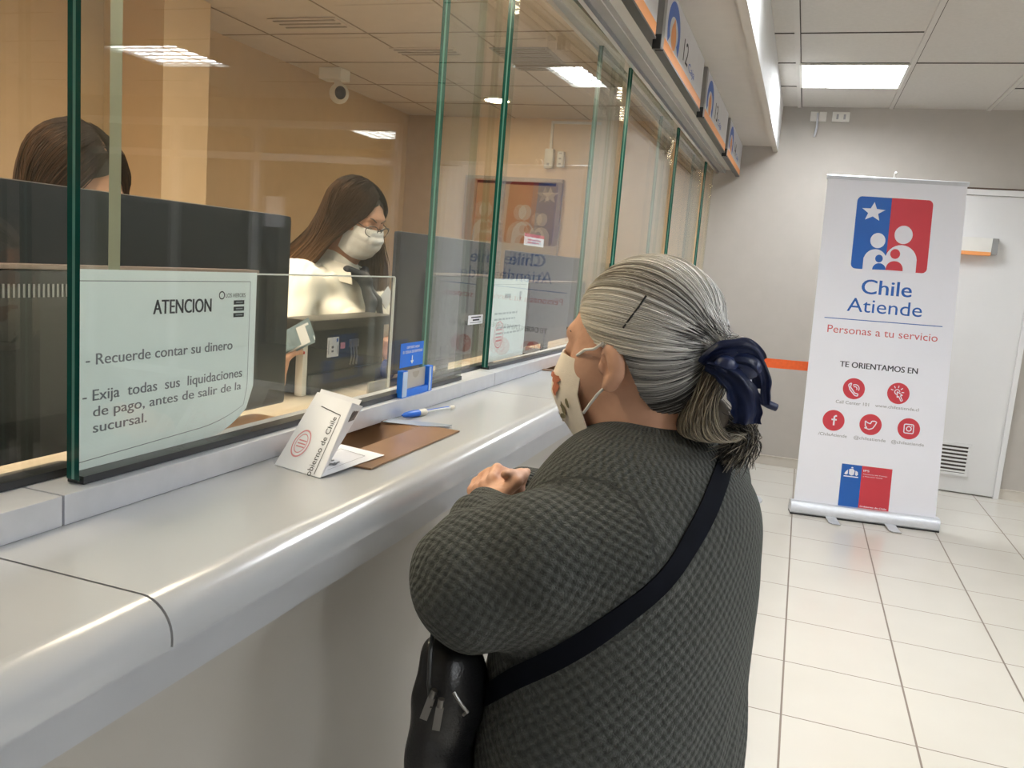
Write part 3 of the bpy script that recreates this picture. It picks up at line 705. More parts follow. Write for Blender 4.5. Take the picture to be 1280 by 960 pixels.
# tall notice on the next pane
def flatx(x, y0, z0):
    return lambda u, v, l: (x + 0.0006 * l, y0 + u, z0 + v)
t = thing('notice', 'pale printed notice with a red round stamp, inside the pane left of the masked face', 'notice', (GX - 0.02, 2.07, 1.085))
fn = flatx(GX - 0.0385, 2.07, 1.085)
bm = bmesh.new(); quads(bm, [[fn(0.30 * i / 4, 0.225 * j / 4, 0) for i in range(5)] for j in range(5)]); solid(bm, 0.0003); obj('sheet', bm, M['paper_blue'], t)
k = Ink(fn)
for v0, u0, u1 in ((0.128, 0.03, 0.22), (0.112, 0.03, 0.20), (0.088, 0.05, 0.25), (0.072, 0.05, 0.26)):
    u = u0
    while u < u1: w = rng.uniform(0.012, 0.03); k.rect(u, v0, min(u + w, u1), v0 + 0.005); u += w + 0.006
k.line(0.012, 0.21, 0.285, 0.21, 0.001)
k.done('printed_lines', M['ink_pale'], t)
k = Ink(fn); k.rect(0.225, 0.166, 0.24, 0.19); k.rect(0.10, 0.172, 0.15, 0.184); k.rect(0.243, 0.18, 0.246, 0.19); k.done('heading_marks', M['ink_pale'], t)
k = Ink(fn); k.ring(0.075, 0.072, 0.036, 0.003); k.ring(0.075, 0.072, 0.028, 0.0015)
for j in range(4): k.rect(0.052, 0.054 + j * 0.01, 0.098, 0.058 + j * 0.01)
k.done('round_stamp', M['ink_red'], t)
# red topped label
t = thing('label_sticker', 'small white label with red top band on the pane above the tall notice', 'sticker', (GX, 2.29, 1.41))
fn = flatx(GX - 0.0340, 2.285, 1.408); bm = bmesh.new(); quads(bm, [[fn(0, 0, 0), fn(0.19, 0, 0)], [fn(0, 0.034, 0), fn(0.19, 0.034, 0)]]); solid(bm, 0.0003); obj('sheet', bm, M['paper'], t)
k = Ink(fn); k.rect(0, 0.025, 0.19, 0.034); k.done('red_band', M['b_red'], t)
k = Ink(fn); k.rect(0.03, 0.015, 0.16, 0.019); k.rect(0.03, 0.007, 0.14, 0.011); k.done('printed_lines', M['ink_red'], t)
# little white inventory label on rear pane
t = thing('label_sticker', 'small white printed label on the rear pane beyond the blue card holder', 'sticker', (GX - 0.024, 1.93, 1.19))
fn = flatx(GX - 0.0425, 1.925, 1.1935); bm = bmesh.new(); quads(bm, [[fn(0, 0, 0), fn(0.10, 0, 0)], [fn(0, 0.0235, 0), fn(0.10, 0.0235, 0)]]); solid(bm, 0.0003); obj('sheet', bm, M['paper'], t)
k = Ink(fn); k.rect(0.018, 0.0165, 0.085, 0.0195); k.rect(0.03, 0.009, 0.075, 0.013); k.rect(0.012, 0.004, 0.09, 0.0052); k.done('printed_lines', M['ink'], t)
# blue sticker and card holder
t = thing('card_sign', 'blue sticker with white lettering and arrow above the card holder', 'sign', (GX, 1.476, 1.13))
fn = flatx(GX + 0.0008, 1.476, 1.132); bm = bmesh.new(); quads(bm, [[fn(0, 0, 0), fn(0.105, 0, 0)], [fn(0, 0.049, 0), fn(0.105, 0.049, 0)]]); solid(bm, 0.0005); obj('sheet', bm, M['sticker_blue'], t)
k = Ink(fn); k.text('DEPOSITE AQUI', 0.025, 0.0375, 0.082, 0.0425, 2, 0.02); k.text('SU CEDULA DE IDENTIDAD', 0.008, 0.028, 0.098, 0.0335, 2, 0.02)
k.rect(0.050, 0.012, 0.0535, 0.0225, 2); k.poly([(0.044, 0.0125), (0.05175, 0.005), (0.0595, 0.0125)], 2); k.done('lettering', M['paper'], t)
t = thing('card_holder', 'blue framed card holder with clear window on the glass, under the blue sticker', 'card holder', (GX, 1.466, 1.075))
bm = bmesh.new(); y0 = 1.468; x0 = GX + 0.0005
bx(bm, x0, x0 + 0.012, y0, y0 + 0.022, 1.074, 1.128, 0.001); bx(bm, x0, x0 + 0.012, y0 + 0.122, y0 + 0.142, 1.074, 1.128, 0.001); bx(bm, x0, x0 + 0.012, y0 + 0.022, y0 + 0.122, 1.074, 1.088, 0.001)
obj('frame', bm, M['sticker_blue'], t)
bm = bmesh.new(); bx(bm, x0 + 0.0122, x0 + 0.0132, y0 + 0.001, y0 + 0.02, 1.076, 1.126); M['blue_glint'] = mat('blue_glint', (0.5, 0.64, 0.85), 0.3); obj('side_strip', bm, M['blue_glint'], t); bm = bmesh.new(); bx(bm, x0 + 0.0122, x0 + 0.0132, y0 + 0.124, y0 + 0.132, 1.076, 1.126); obj('side_strip', bm, M['blue_glint'], t)  # pale side strips paint a glint onto the holder frame
bm = bmesh.new(); bx(bm, x0 + 0.002, x0 + 0.0035, y0 + 0.022, y0 + 0.122, 1.088, 1.126); obj('window', bm, mat('frosted_card', (0.50, 0.46, 0.40), 0.4), t)
k = Ink(flatx(x0 + 0.004, y0, 1.074)); k.disc(0.075, 0.047, 0.016, 1, 24, 0.013, 180, 360); k.done('thumb_notch', mat('notch', (0.40, 0.35, 0.28), 0.5), t)

# ------------------------------------------------------------------ things on the counter
t = thing('folded_document', 'white trifold document standing half open on the counter by the brown tray', 'document', (-0.65, 1.0, 1.0405))
DOC = t
A = Vector((-0.691, 1.006, 1.0412)); B = Vector((-0.600, 0.982, 1.0412)); Dd = Vector((-0.6716, 1.08, 1.1415)); Cc = Vector((-0.603, 1.065, 1.1355))
def sheet(name, P, m, th=0.0006, sub=6, bend=0.0):
    bm = bmesh.new(); rows = []
    nrm = (P[1] - P[0]).cross(P[3] - P[0]).normalized()
    for j in range(sub + 1):
        v_ = j / sub; r = []
        for i in range(sub + 1):
            u_ = i / sub; q = P[0] * (1 - u_) * (1 - v_) + P[1] * u_ * (1 - v_) + P[2] * u_ * v_ + P[3] * (1 - u_) * v_
            r.append(q + nrm * bend * math.sin(math.pi * u_) * math.sin(math.pi * (0.3 + 0.7 * v_)))
        rows.append(r)
    quads(bm, rows); solid(bm, th); return obj(name, bm, m, t, smooth=True)
sheet('front_leaf', [A, B, Cc, Dd], M['paper'])
B2 = Vector((-0.640, 1.088, 1.053)); C2 = Vector((-0.593, 1.078, 1.1305))
sheet('inner_leaf', [B, B2, C2, Cc], M['paper'])
E1 = Vector((-0.583, 1.137, 1.0465)); E2 = Vector((-0.676, 1.165, 1.0445))
B3 = B + Vector((0, 0, 0.0012)); sheet('flat_leaf', [B3, E1, E2, Vector((-0.655, 1.04, 1.0425))], M['paper'])
dq = Vector((-0.69, 1.12, 1.139)); cq = Vector((-0.607, 1.10, 1.1345))
sheet('back_leaf', [Vector((-0.690, 1.05, 1.0418)), Vector((-0.636, 1.06, 1.0418)), cq, dq], M['paper'])
nf = (B - A).cross(Dd - A).normalized()
if nf.y > 0: nf = -nf
def on_leaf(u, v, l):
    q = A * (1 - u) * (1 - v) + B * u * (1 - v) + Cc * u * v + Dd * (1 - u) * v; return tuple(q + nf * (0.0009 + 0.0002 * l))
k = Ink(on_leaf); k.line(0.86, 0.02, 0.86, 0.80, 0.012); k.line(0.86, 0.80, 0.30, 0.84, 0.012)
vt, ft = text_shape('Gobierno de Chile', 0.0)
lo, hi = vt[:, 0].min(), vt[:, 0].max(); k.add([(0.80 - 0.16 * p[1], -0.10 + 0.86 * (p[0] - lo) / (hi - lo)) for p in vt if True], [q for q in ft])
k.v = [p for p in k.v]
k.done('lettering', M['ink'], t)
k = Ink(on_leaf); k.ring(0.30, 0.33, 0.17, 0.02, 1, 32, 0.17); k.ring(0.30, 0.33, 0.12, 0.012, 1, 32, 0.12)
for j in range(3): k.rect(0.22, 0.28 + 0.04 * j, 0.40, 0.295 + 0.04 * j)
k.done('round_stamp', M['ink_red'], t)
nb = (C2 - B).cross(Cc - B).normalized()
def on_in(u, v, l):
    q = B * (1 - u) * (1 - v) + B2 * u * (1 - v) + C2 * u * v + Cc * (1 - u) * v; return q
def quad_ink(P, sgn=1):
    nn = (P[1] - P[0]).cross(P[3] - P[0]).normalized() * sgn
    return lambda u, v, l: tuple(P[0] * (1 - u) * (1 - v) + P[1] * u * (1 - v) + P[2] * u * v + P[3] * (1 - u) * v + nn * (0.0008 + 0.0002 * l))
k = Ink(quad_ink([B, B2, C2, Cc])); k.rect(0.30, 0.72, 0.85, 0.9); k.done('dark_mark', mat('dark_print', (0.12, 0.10, 0.10), 0.6), t)
k = Ink(quad_ink([B3, E1, E2, Vector((-0.655, 1.04, 1.0425))]))
k.line(0.15, 0.2, 0.8, 0.2, 0.01); k.line(0.8, 0.2, 0.8, 0.85, 0.01); k.line(0.2, 0.85, 0.8, 0.85, 0.008)
for j in range(14): k.disc(0.33 + rng.uniform(-0.08, 0.12), 0.5 + rng.uniform(-0.16, 0.16), rng.uniform(0.015, 0.05), 1, 8)
k.done('printed_emblem', M['ink_grey'], t)

t = thing('pen', 'blue and beige pen with clear shaft lying on the counter under the blue card holder', 'pen', (-0.69, 1.5, 1.0405))
def al(s): return Vector((-0.703, 1.436, 1.0475)).lerp(Vector((-0.666, 1.603, 1.0455)), s)
bm = bmesh.new(); tube(bm, [al(0), al(0.05), al(0.16), al(0.30)], [0.0015, 0.005, 0.0068, 0.0068], 14); obj('cap', bm, M['pen_blue'], t, smooth=True)
bm = bmesh.new(); tube(bm, [al(0.30), al(0.33), al(0.42), al(0.45)], [0.0065, 0.0072, 0.007, 0.004], 14); obj('grip', bm, M['beige_pl'], t, smooth=True)
bm = bmesh.new(); tube(bm, [al(0.45), al(0.93)], 0.0028, 10); obj('shaft', bm, M['acrylic_edge'], t, smooth=True)
bm = bmesh.new(); tube(bm, [al(0.46), al(0.94)], 0.0012, 8); tube(bm, [al(0.45) + Vector((0, 0, 0.003)), al(0.9) + Vector((0, 0, 0.003))], 0.0009, 6); obj('refill', bm, M['pen_blue'], t)
bm = bmesh.new(); tube(bm, [al(0.93), al(0.95), al(1.0)], [0.003, 0.0045, 0.004], 12); obj('end_plug', bm, M['beige_pl'], t, smooth=True)

# ------------------------------------------------------------------ counter number signs
def number_sign(y0, y1, num, label):
    z0, z1, xf = 2.108, 2.324, -0.55
    t = thing('counter_sign', label, 'sign', (xf, y0, z0), 'numbered counter signs over the glass')
    bm = bmesh.new(); bx(bm, xf - 0.022, xf, y0, y1, z0, z1, 0.001); obj('face_panel', bm, M['sign_face'], t)
    bm = bmesh.new(); bx(bm, xf - 0.024, xf + 0.003, y0 - 0.05, y0, z0 - 0.004, z1 - 0.002, 0.001); obj('end_cap', bm, M['alu_dark'], t)
    bm = bmesh.new(); bx(bm, xf - 0.024, xf + 0.003, y0, y1, z0 - 0.008, z0 - 0.0005); bx(bm, xf - 0.024, xf + 0.004, y0 - 0.062, y0 - 0.05, z0 - 0.016, z0 + 0.03); obj('black_edge', bm, M['black'], t)
    fn = lambda u, v, l: (xf + 0.0004 + 0.0003 * l, y0 + u, z0 + v)
    L = y1 - y0
    k = Ink(fn); k.rect(0.002, 0.001, L - 0.002, 0.040); k.done('orange_stripe', M['sign_orange'], t)
    k = Ink(fn); k.ring(0.19, 0.10, 0.115, 0.05, 1, 30, 0.075, -35, 215)
    k.disc(0.19, 0.175, 0.05, 1.5, 20, 0.022); ar = k.done('arch_logo', M['sign_blue'], t)
    k = Ink(fn); k.disc(0.19, 0.085, 0.055, 2, 28, 0.045); k.poly([(0.14, 0.10), (0.24, 0.10), (0.19, 0.15)], 2.4); k.done('orange_drop', M['sign_orange'], ar)
    k = Ink(fn); k.text('Caja', 0.60, 0.068, 0.78, 0.10, 1, 0.03); k.done('lettering', M['sign_blue'], t)
    k = Ink(fn); k.text(num, 0.44, 0.07, 0.565, 0.15, 1, 0.01); k.done('number', M['ink'], t)
number_sign(1.60, 2.785, '11', 'counter sign 11 at the top edge of the photo, mostly cut off')
number_sign(2.93, 3.98, '12', 'counter sign 12 with blue arch logo above the glass')
number_sign(4.14, 5.25, '13', 'counter sign 13 with blue arch logo, between signs 12 and 14')
number_sign(5.40, 6.44, '14', 'counter sign 14 with blue arch logo, next to the back wall')

# ------------------------------------------------------------------ roll-up banner
bBL = Vector((.092, 5.182, .07)); bBR = Vector((.893, 5.296, .068)); bTL = Vector((.044, 5.175, 1.985)); bTR = Vector((.786, 5.28, 1.986))
bn = (bBR - bBL).cross(Vector((0, 0, 1))).normalized()
if bn.y > 0: bn = -bn
def on_ban(u, v, l):
    s, w = u / .8, v / 1.915; q = bBL * (1 - s) * (1 - w) + bBR * s * (1 - w) + bTL * (1 - s) * w + bTR * s * w
    return tuple(q + bn * (0.0008 * l))
t = thing('rollup_banner', 'white roll-up banner with red and blue family logo standing on the tiled floor', 'banner', (0.49, 5.24, 0))
bm = bmesh.new(); quads(bm, [[on_ban(0.006 + 0.788 * i / 10, 1.90 * j / 14, 0) for i in range(11)] for j in range(15)]); solid(bm, 0.0006); obj('graphic_sheet', bm, M['vinyl'], t)
ax = (bBR - bBL).normalized()
def along_base(prof, name, m, ext=0.012, za=0.0):
    bm = bmesh.new(); a = bBL - ax * ext; b = bBR + ax * ext
    ra = [bm.verts.new((a.x + bn.x * p, a.y + bn.y * p, q)) for p, q in prof]; rb = [bm.verts.new((b.x + bn.x * p, b.y + bn.y * p, q)) for p, q in prof]
    bm.faces.new(ra); bm.faces.new(rb[::-1])
    for i in range(len(prof)): bm.faces.new((ra[i], rb[i], rb[(i + 1) % len(prof)], ra[(i + 1) % len(prof)]))
    bmesh.ops.recalc_face_normals(bm, faces=bm.faces[:]); return obj(name, bm, m, t, smooth=True)
along_base([(0.008, 0.078), (0.03, 0.076), (0.042, 0.06), (0.045, 0.014), (0.04, 0.008), (-0.05, 0.008), (-0.055, 0.02), (-0.05, 0.06), (-0.03, 0.076), (-0.006, 0.078)], 'base_cassette', M['alu_sill'])
along_base([(0.044, 0.0085), (0.046, 0.001), (-0.05, 0.001), (-0.05, 0.0085)], 'base_underside', M['black_soft'])
for s in (0.27, 0.68):
    c = bBL.lerp(bBR, s); p = lambda a, n, z: (c.x + ax.x * a + bn.x * n, c.y + ax.y * a + bn.y * n, z)
    bm = bmesh.new(); quads(bm, [[p(-0.03, 0.02, 0.012), p(0.03, 0.02, 0.012)], [p(-0.03, 0.06, 0.008), p(0.03, 0.06, 0.008)], [p(-0.028, 0.15, 0.003), p(0.032, 0.15, 0.003)], [p(-0.01, 0.172, 0.003), p(0.034, 0.172, 0.003)]]); solid(bm, 0.004)
    obj('foot', bm, M['alu'], t, smooth=True)
bm = bmesh.new()
a = Vector(on_ban(0.0, 1.9, 0)); b = Vector(on_ban(0.8, 1.9, 0)); up = Vector((0, 0, 1)); rows = []
for q in (a, b): rows.append([q + bn * 0.008 - up * 0.004, q + bn * 0.010 + up * 0.016, q + bn * 0.004 + up * 0.020, q - bn * 0.008 + up * 0.018, q - bn * 0.010 - up * 0.004])
g = quads(bm, rows, True); bm.faces.new(g[0]); bm.faces.new(g[1][::-1]); bmesh.ops.recalc_face_normals(bm, faces=bm.faces[:]); obj('top_rail', bm, M['alu_sill'], t)
c0 = Vector(on_ban(0.39, 0, 0)) - bn * 0.02; c1 = Vector(on_ban(0.39, 1.915, 0)) - bn * 0.02
bm = bmesh.new(); tube(bm, [c0 + up * 0.02, c1], 0.008, 10); obj('pole', bm, M['alu'], t, smooth=True)
bm = bmesh.new(); tube(bm, [c1, c1 + up * 0.015, c1 + up * 0.03 + bn * 0.004, c1 + up * 0.036 + bn * 0.014, c1 + up * 0.03 + bn * 0.02], 0.006, 10); obj('hook', bm, M['white_pl'], t, smooth=True)
def part_ink(name, m, par, *calls):
    k = Ink(on_ban)
    for c in calls: getattr(k, c[0])(*c[1:])
    return k.done(name, m, par)
lg = part_ink('family_logo', M['b_blue'], t, ('rrect', 0.188, 1.404, 0.3835, 1.81, 0.028, 1, (0, 1, 1, 0)))
part_ink('red_field', M['b_red'], lg, ('rrect', 0.3835, 1.406, 0.616, 1.81, 0.028, 1, (1, 0, 0, 1)))
k = Ink(on_ban); st = []
for i in range(10):
    r = 0.056 if i % 2 == 0 else 0.024; a_ = math.radians(90 + 36 * i - 2); st.append((0.285 + r * math.cos(a_) * 1.25, 1.726 + r * math.sin(a_)))
for i in range(0, 10): k.poly([(0.285, 1.726), st[i], st[(i + 1) % 10]], 2)
k.done('star', M['b_white'], lg)
part_ink('adult_figure', M['b_white'], lg, ('disc', 0.327, 1.570, 0.0425, 2), ('poly', [(0.256, 1.40), (0.256, 1.47)] + [(0.322 + 0.066 * math.cos(math.radians(x)), 1.455 + 0.066 * math.sin(math.radians(x))) for x in range(165, 20, -12)] + [(0.396, 1.49), (0.396, 1.40)], 2))
part_ink('adult_figure', M['b_white'], lg, ('disc', 0.468, 1.611, 0.051, 2), ('poly', [(0.378, 1.40), (0.378, 1.47)] + [(0.466 + 0.089 * math.cos(math.radians(x)), 1.467 + 0.087 * math.sin(math.radians(x))) for x in range(175, -1, -12)] + [(0.555, 1.40)], 2.3))
part_ink('child_figure', M['b_blue'], lg, ('disc', 0.3435, 1.470, 0.0215, 3.2), ('poly', [(0.311, 1.406)] + [(0.349 - 0.038 * math.cos(math.radians(x)), 1.409 + 0.035 * math.sin(math.radians(x))) for x in range(0, 181, 12)], 3.2))
part_ink('child_figure', M['b_red'], lg, ('disc', 0.4315, 1.502, 0.0275, 3.2), ('poly', [(0.434 - 0.048 * math.cos(math.radians(x)), 1.409 + 0.053 * math.sin(math.radians(x)) ** 0.8) for x in range(0, 181, 12)], 3.8))
part_ink('lettering', M['b_blue'], t, ('text', 'Chile', 0.264, 1.266, 0.544, 1.348, 1, 0.022))
part_ink('lettering', M['b_blue'], t, ('text', 'Atiende', 0.192, 1.160, 0.612, 1.238, 1))
part_ink('rule_line', M['b_blue'], t, ('line', 0.07, 1.111, 0.732, 1.117, 0.0045))
part_ink('slogan_lettering', M['b_redtext'], t, ('text', 'Personas a tu servicio', 0.094, 1.029, 0.712, 1.072, 1))
part_ink('heading_lettering', M['b_dark'], t, ('text', 'TE ORIENTAMOS EN', 0.186, 0.835, 0.621, 0.868, 1, 0.035))
ICON = [((0.278, 0.713), [('path', [(0.252, 0.74), (0.262, 0.745), (0.258, 0.722), (0.285, 0.688), (0.304, 0.684), (0.302, 0.672), (0.286, 0.674), (0.256, 0.706), (0.246, 0.733), (0.252, 0.74)], 0.006, 2), ('ring', 0.285, 0.716, 0.022, 0.005, 2, 20, None, -30, 130), ('ring', 0.283, 0.714, 0.012, 0.005, 2, 16, None, -30, 130)], ('Call Center 101', 0.184, 0.619, 0.371, 0.638)),
    ((0.527, 0.712), [('line', 0.52 + 0.024 * math.cos(math.radians(a_)), 0.72 + 0.024 * math.sin(math.radians(a_)), 0.52 + 0.038 * math.cos(math.radians(a_)), 0.72 + 0.038 * math.sin(math.radians(a_)), 0.005, 2) for a_ in range(0, 200, 40)] + [('ring', 0.52, 0.72, 0.014, 0.005, 2, 18, None, 0, 270), ('path', [(0.52, 0.722), (0.522, 0.688), (0.53, 0.696), (0.545, 0.668), (0.553, 0.673), (0.539, 0.70), (0.551, 0.703), (0.52, 0.722)], 0.005, 2)], ('www.chileatiende.cl', 0.406, 0.620, 0.648, 0.638)),
    ((0.1825, 0.514), [('rect', 0.180, 0.485, 0.190, 0.535, 2), ('rect', 0.170, 0.515, 0.200, 0.524, 2), ('path', [(0.185, 0.533), (0.187, 0.541), (0.199, 0.543)], 0.010, 2)], ('/ChileAtiende', 0.104, 0.419, 0.266, 0.437)),
    ((0.391, 0.513), [('path', [(0.358, 0.492), (0.372, 0.492), (0.362, 0.505), (0.360, 0.532), (0.375, 0.522), (0.390, 0.518), (0.396, 0.534), (0.412, 0.536), (0.424, 0.530), (0.416, 0.512), (0.404, 0.492), (0.384, 0.484), (0.358, 0.492)], 0.006, 2)], ('@chileatiende', 0.305, 0.419, 0.483, 0.437)),
    ((0.603, 0.513), [('path', [(0.577, 0.492), (0.577, 0.534), (0.582, 0.539), (0.624, 0.539), (0.629, 0.534), (0.629, 0.492), (0.624, 0.487), (0.582, 0.487), (0.577, 0.492)], 0.006, 2), ('ring', 0.603, 0.513, 0.013, 0.006, 2, 24), ('disc', 0.618, 0.529, 0.003, 2, 10)], ('@chileatiende', 0.514, 0.419, 0.694, 0.437))]
for (u, v), sym, cap_ in ICON:
    rd = part_ink('round_icon', M['b_red'], t, ('disc', u, v, 0.062, 1, 40)); part_ink('icon_symbol', M['b_white'], rd, *sym)
    part_ink('caption_lettering', M['b_grey'], t, ('text',) + cap_)
gp = part_ink('government_plate', M['b_blue'], t, ('rect', 0.255, 0.004, 0.3685, 0.2635, 1))
part_ink('red_field', M['b_red'], gp, ('rect', 0.3685, 0.004, 0.5365, 0.2635, 1))
part_ink('crest', M['b_white'], gp, ('rect', 0.270, 0.188, 0.352, 0.194, 2), ('poly', [(0.298, 0.235), (0.318, 0.24), (0.33, 0.228), (0.326, 0.203), (0.312, 0.197), (0.299, 0.206)], 2),
    ('poly', [(0.272, 0.205), (0.282, 0.222), (0.292, 0.232), (0.292, 0.206), (0.284, 0.2)], 2), ('poly', [(0.334, 0.23), (0.346, 0.224), (0.35, 0.208), (0.342, 0.198), (0.333, 0.204)], 2), ('poly', [(0.306, 0.242), (0.312, 0.25), (0.32, 0.248), (0.32, 0.242)], 2))
part_ink('lettering', M['b_white'], gp, ('text', 'IPS', 0.378, 0.230, 0.410, 0.242, 2, 0.04), ('text', 'Ministerio del Trabajo', 0.378, 0.213, 0.512, 0.219, 2), ('text', 'y Previsión Social', 0.378, 0.199, 0.486, 0.205, 2))
part_ink('lettering', M['b_white'], gp, ('text', 'Gobierno de Chile', 0.376, 0.015, 0.524, 0.025, 2, 0.03))

# ------------------------------------------------------------------ queue barrier behind
def post(x, y, label):
    t = thing('barrier_post', label, 'barrier post', (x, y, 0), 'queue barrier posts')
    bm = bmesh.new(); lathe(bm, [(0.16, 0.0), (0.16, 0.008), (0.13, 0.016), (0.03, 0.026), (0.021, 0.04)], (x, y, 0), 36); obj('base', bm, M['alu_sill'], t, smooth=True)
    bm = bmesh.new(); cyl(bm, (x, y, 0.03), (x, y, 0.812), 0.019, 20); obj('pole', bm, M['alu_sill'], t, smooth=True)
    bm = bmesh.new(); lathe(bm, [(0.0235, 0.822), (0.0235, 0.907)], (x, y, 0), 24); obj('cassette', bm, M['white_pl'], t, smooth=True)
    bm = bmesh.new(); lathe(bm, [(0.022, 0.81), (0.026, 0.812), (0.026, 0.822), (0.022, 0.8222)], (x, y, 0), 24); lathe(bm, [(0.022, 0.9068), (0.026, 0.907), (0.026, 0.916), (0.02, 0.919)], (x, y, 0), 24); obj('end_ring', bm, M['black'], t, smooth=True)
    return t
post(-0.245, 5.32, 'slim queue barrier post with white head behind the navy hair bow'); post(0.52, 5.62, 'queue barrier post hidden behind the roll-up banner')
bm = bmesh.new(); a = Vector((-0.22, 5.331, 0)); b = Vector((0.497, 5.611, 0)); rows = []
for z in (0.838, 0.895):
    rows.append([(a.x + (b.x - a.x) * i / 12, a.y + (b.y - a.y) * i / 12, z - 0.004 * math.sin(math.pi * i / 12)) for i in range(13)])
quads(bm, rows); solid(bm, 0.0015); tag(obj('barrier_belt', bm, M['orange']), 'orange queue belt running from the white post head to behind the banner', 'belt')
# box on the door, sockets on the back wall
t = thing('door_box', 'silver box with an orange lower stripe fixed high on the white door', 'box', (0.95, D - 0.022, 1.66))
bm = bmesh.new(); bx(bm, 0.70, 1.145, D - 0.085, D - 0.0225, 1.655, 1.765, 0.004); obj('housing', bm, M['white_pl'], t, smooth=True)
bm = bmesh.new(); bx(bm, 0.70, 1.144, D - 0.087, D - 0.0225, 1.648, 1.672, 0.002); obj('orange_stripe', bm, M['sign_orange'], t)
bm = bmesh.new(); bx(bm, 1.145, 1.183, D - 0.08, D - 0.0225, 1.656, 1.764, 0.003); obj('end_cap', bm, M['alu_dark'], t)
t = thing('wall_socket', 'white junction plate with a dangling cable high on the back wall', 'wall socket', (-0.05, D, 2.54))
bm = bmesh.new(); bx(bm, -0.108, -0.055, D - 0.014, D - 0.001, 2.506, 2.572, 0.003); bx(bm, -0.05, 0.0, D - 0.014, D - 0.001, 2.506, 2.572, 0.003); obj('plate', bm, M['white_pl'], t, smooth=True)
bm = bmesh.new(); tube(bm, [(-0.06, D - 0.014, 2.56), (-0.058, D - 0.03, 2.53), (-0.056, D - 0.03, 2.46), (-0.062, D - 0.022, 2.42), (-0.066, D - 0.012, 2.40)], 0.008, 10); obj('cable', bm, M['alu_sill'], t, smooth=True)
t = thing('wall_socket', 'white double socket plate high on the back wall, right of the dangling cable', 'wall socket', (0.09, D, 2.54))
bm = bmesh.new(); bx(bm, 0.037, 0.152, D - 0.016, D - 0.001, 2.506, 2.573, 0.003); obj('plate', bm, M['white_pl'], t, smooth=True)
for u in (0.065, 0.112):
    bm = bmesh.new(); bx(bm, u, u + 0.014, D - 0.0175, D - 0.0155, 2.522, 2.556); obj('socket_slot', bm, M['alu_dark'], t)

# ================================================================== teller side
struct('wall_teller_desk_front', -1.16, -0.801, YN, D, 0, 0.985, M['cream'])
for k, (a, b, l) in enumerate(((-1.6, 0.55, 'beige teller desk section at the second teller'), (0.553, 1.887, 'beige teller desk section under the standing teller'), (1.89, 3.22, 'beige teller desk section beyond the standing teller'), (3.223, 6.45, 'beige teller desk section near the back wall'))):
    tag(box('teller_desk', -1.168, -0.802, a, b, 0.986, 1.0, M['desk'], None, 0.003), l, 'desk', 'teller desk sections')
tag(box('wooden_board', -0.897, -0.822, 1.0, 1.235, 1.0005, 1.057, M['wood_edge'], None, 0.008), 'tan wooden board on the teller desk under the notice corner', 'board')
def monitor(y0, y1, x, label, z0=1.05, z1=1.411, hump=True, rot=0.0, base=True, ys=None):
    yc = ys or (y0 + y1) / 2; t = thing('monitor', label, 'monitor', (x, yc, 1.0), 'black monitors seen from behind')
    bm = bmesh.new(); bx(bm, x - 0.022, x, y0, y1, z0, z1, 0.009); obj('back_shell', bm, M['monitor'], t, smooth=True, sharp=50)
    bm = bmesh.new(); bx(bm, x - 0.0235, x - 0.021, y0 + 0.012, y1 - 0.012, z0 + 0.012, z1 - 0.012); obj('screen', bm, M['black'], t)
    bm = bmesh.new(); bx(bm, x, x + 0.03, y0 + (0.05 if hump else 0.16), y1 - (0.13 if hump else 0.05), z0 + 0.06, z1 - 0.105, 0.012); obj('rear_hump', bm, M['monitor_grey'], t, smooth=True, sharp=50)
    bm = bmesh.new(); bx(bm, x + 0.001, x + 0.027, y0 + (0.05 if hump else 0.16), y1 - (0.13 if hump else 0.05), z1 - 0.1048, z1 - 0.099, 0.002); obj('hump_ridge', bm, mat('copper_grey', (0.30, 0.22, 0.18), 0.4), t)
    if not hump: t.rotation_euler = (0, 0, rot)
    bm = bmesh.new(); n = int((y1 - y0 - 0.22) / 0.0068) if hump else 0
    for i in range(n): bx(bm, x + 0.0295, x + 0.0315, y0 + 0.06 + i * 0.0068, y0 + 0.0628 + i * 0.0068, z1 - 0.138, z1 - 0.122)
    if hump: obj('vent_slots', bm, M['alu_dark'], t)
    if base:
        bm = bmesh.new(); bx(bm, x - 0.012, x + 0.003, yc - 0.03, yc + 0.03, 1.012, z0 + 0.1, 0.004); obj('stand_neck', bm, M['black'], t, smooth=True)
        bm = bmesh.new(); bx(bm, x - 0.12, x + 0.04, yc - 0.11, yc + 0.11, 1.0005, 1.013, 0.005); obj('stand_base', bm, M['black'], t, smooth=True)
    t.rotation_euler = (0, 0, rot); return t
m1 = monitor(0.44, 1.335, -0.90, 'wide black monitor back behind the ATENCION notice', z0=1.06, z1=1.409, ys=0.62)
bm = bmesh.new(); bx(bm, -0.8695, -0.852, 0.845, 0.895, 1.145, 1.168, 0.003); bx(bm, -0.8695, -0.858, 0.832, 0.915, 1.140, 1.145, 0.001); bx(bm, -0.8695, -0.855, 0.858, 0.884, 1.132, 1.14, 0.001); obj('cable_plug', bm, M['alu_dark'], m1)
monitor(1.875, 2.50, -0.95, 'black monitor back right of the standing teller, behind the blue sticker', hump=False)
monitor(2.66, 3.66, -0.94, 'wide black monitor back behind the mirrored banner logo', z1=1.395, hump=False)
monitor(4.3, 4.95, -0.95, 'black monitor back in the teller position near the back wall', z1=1.39)
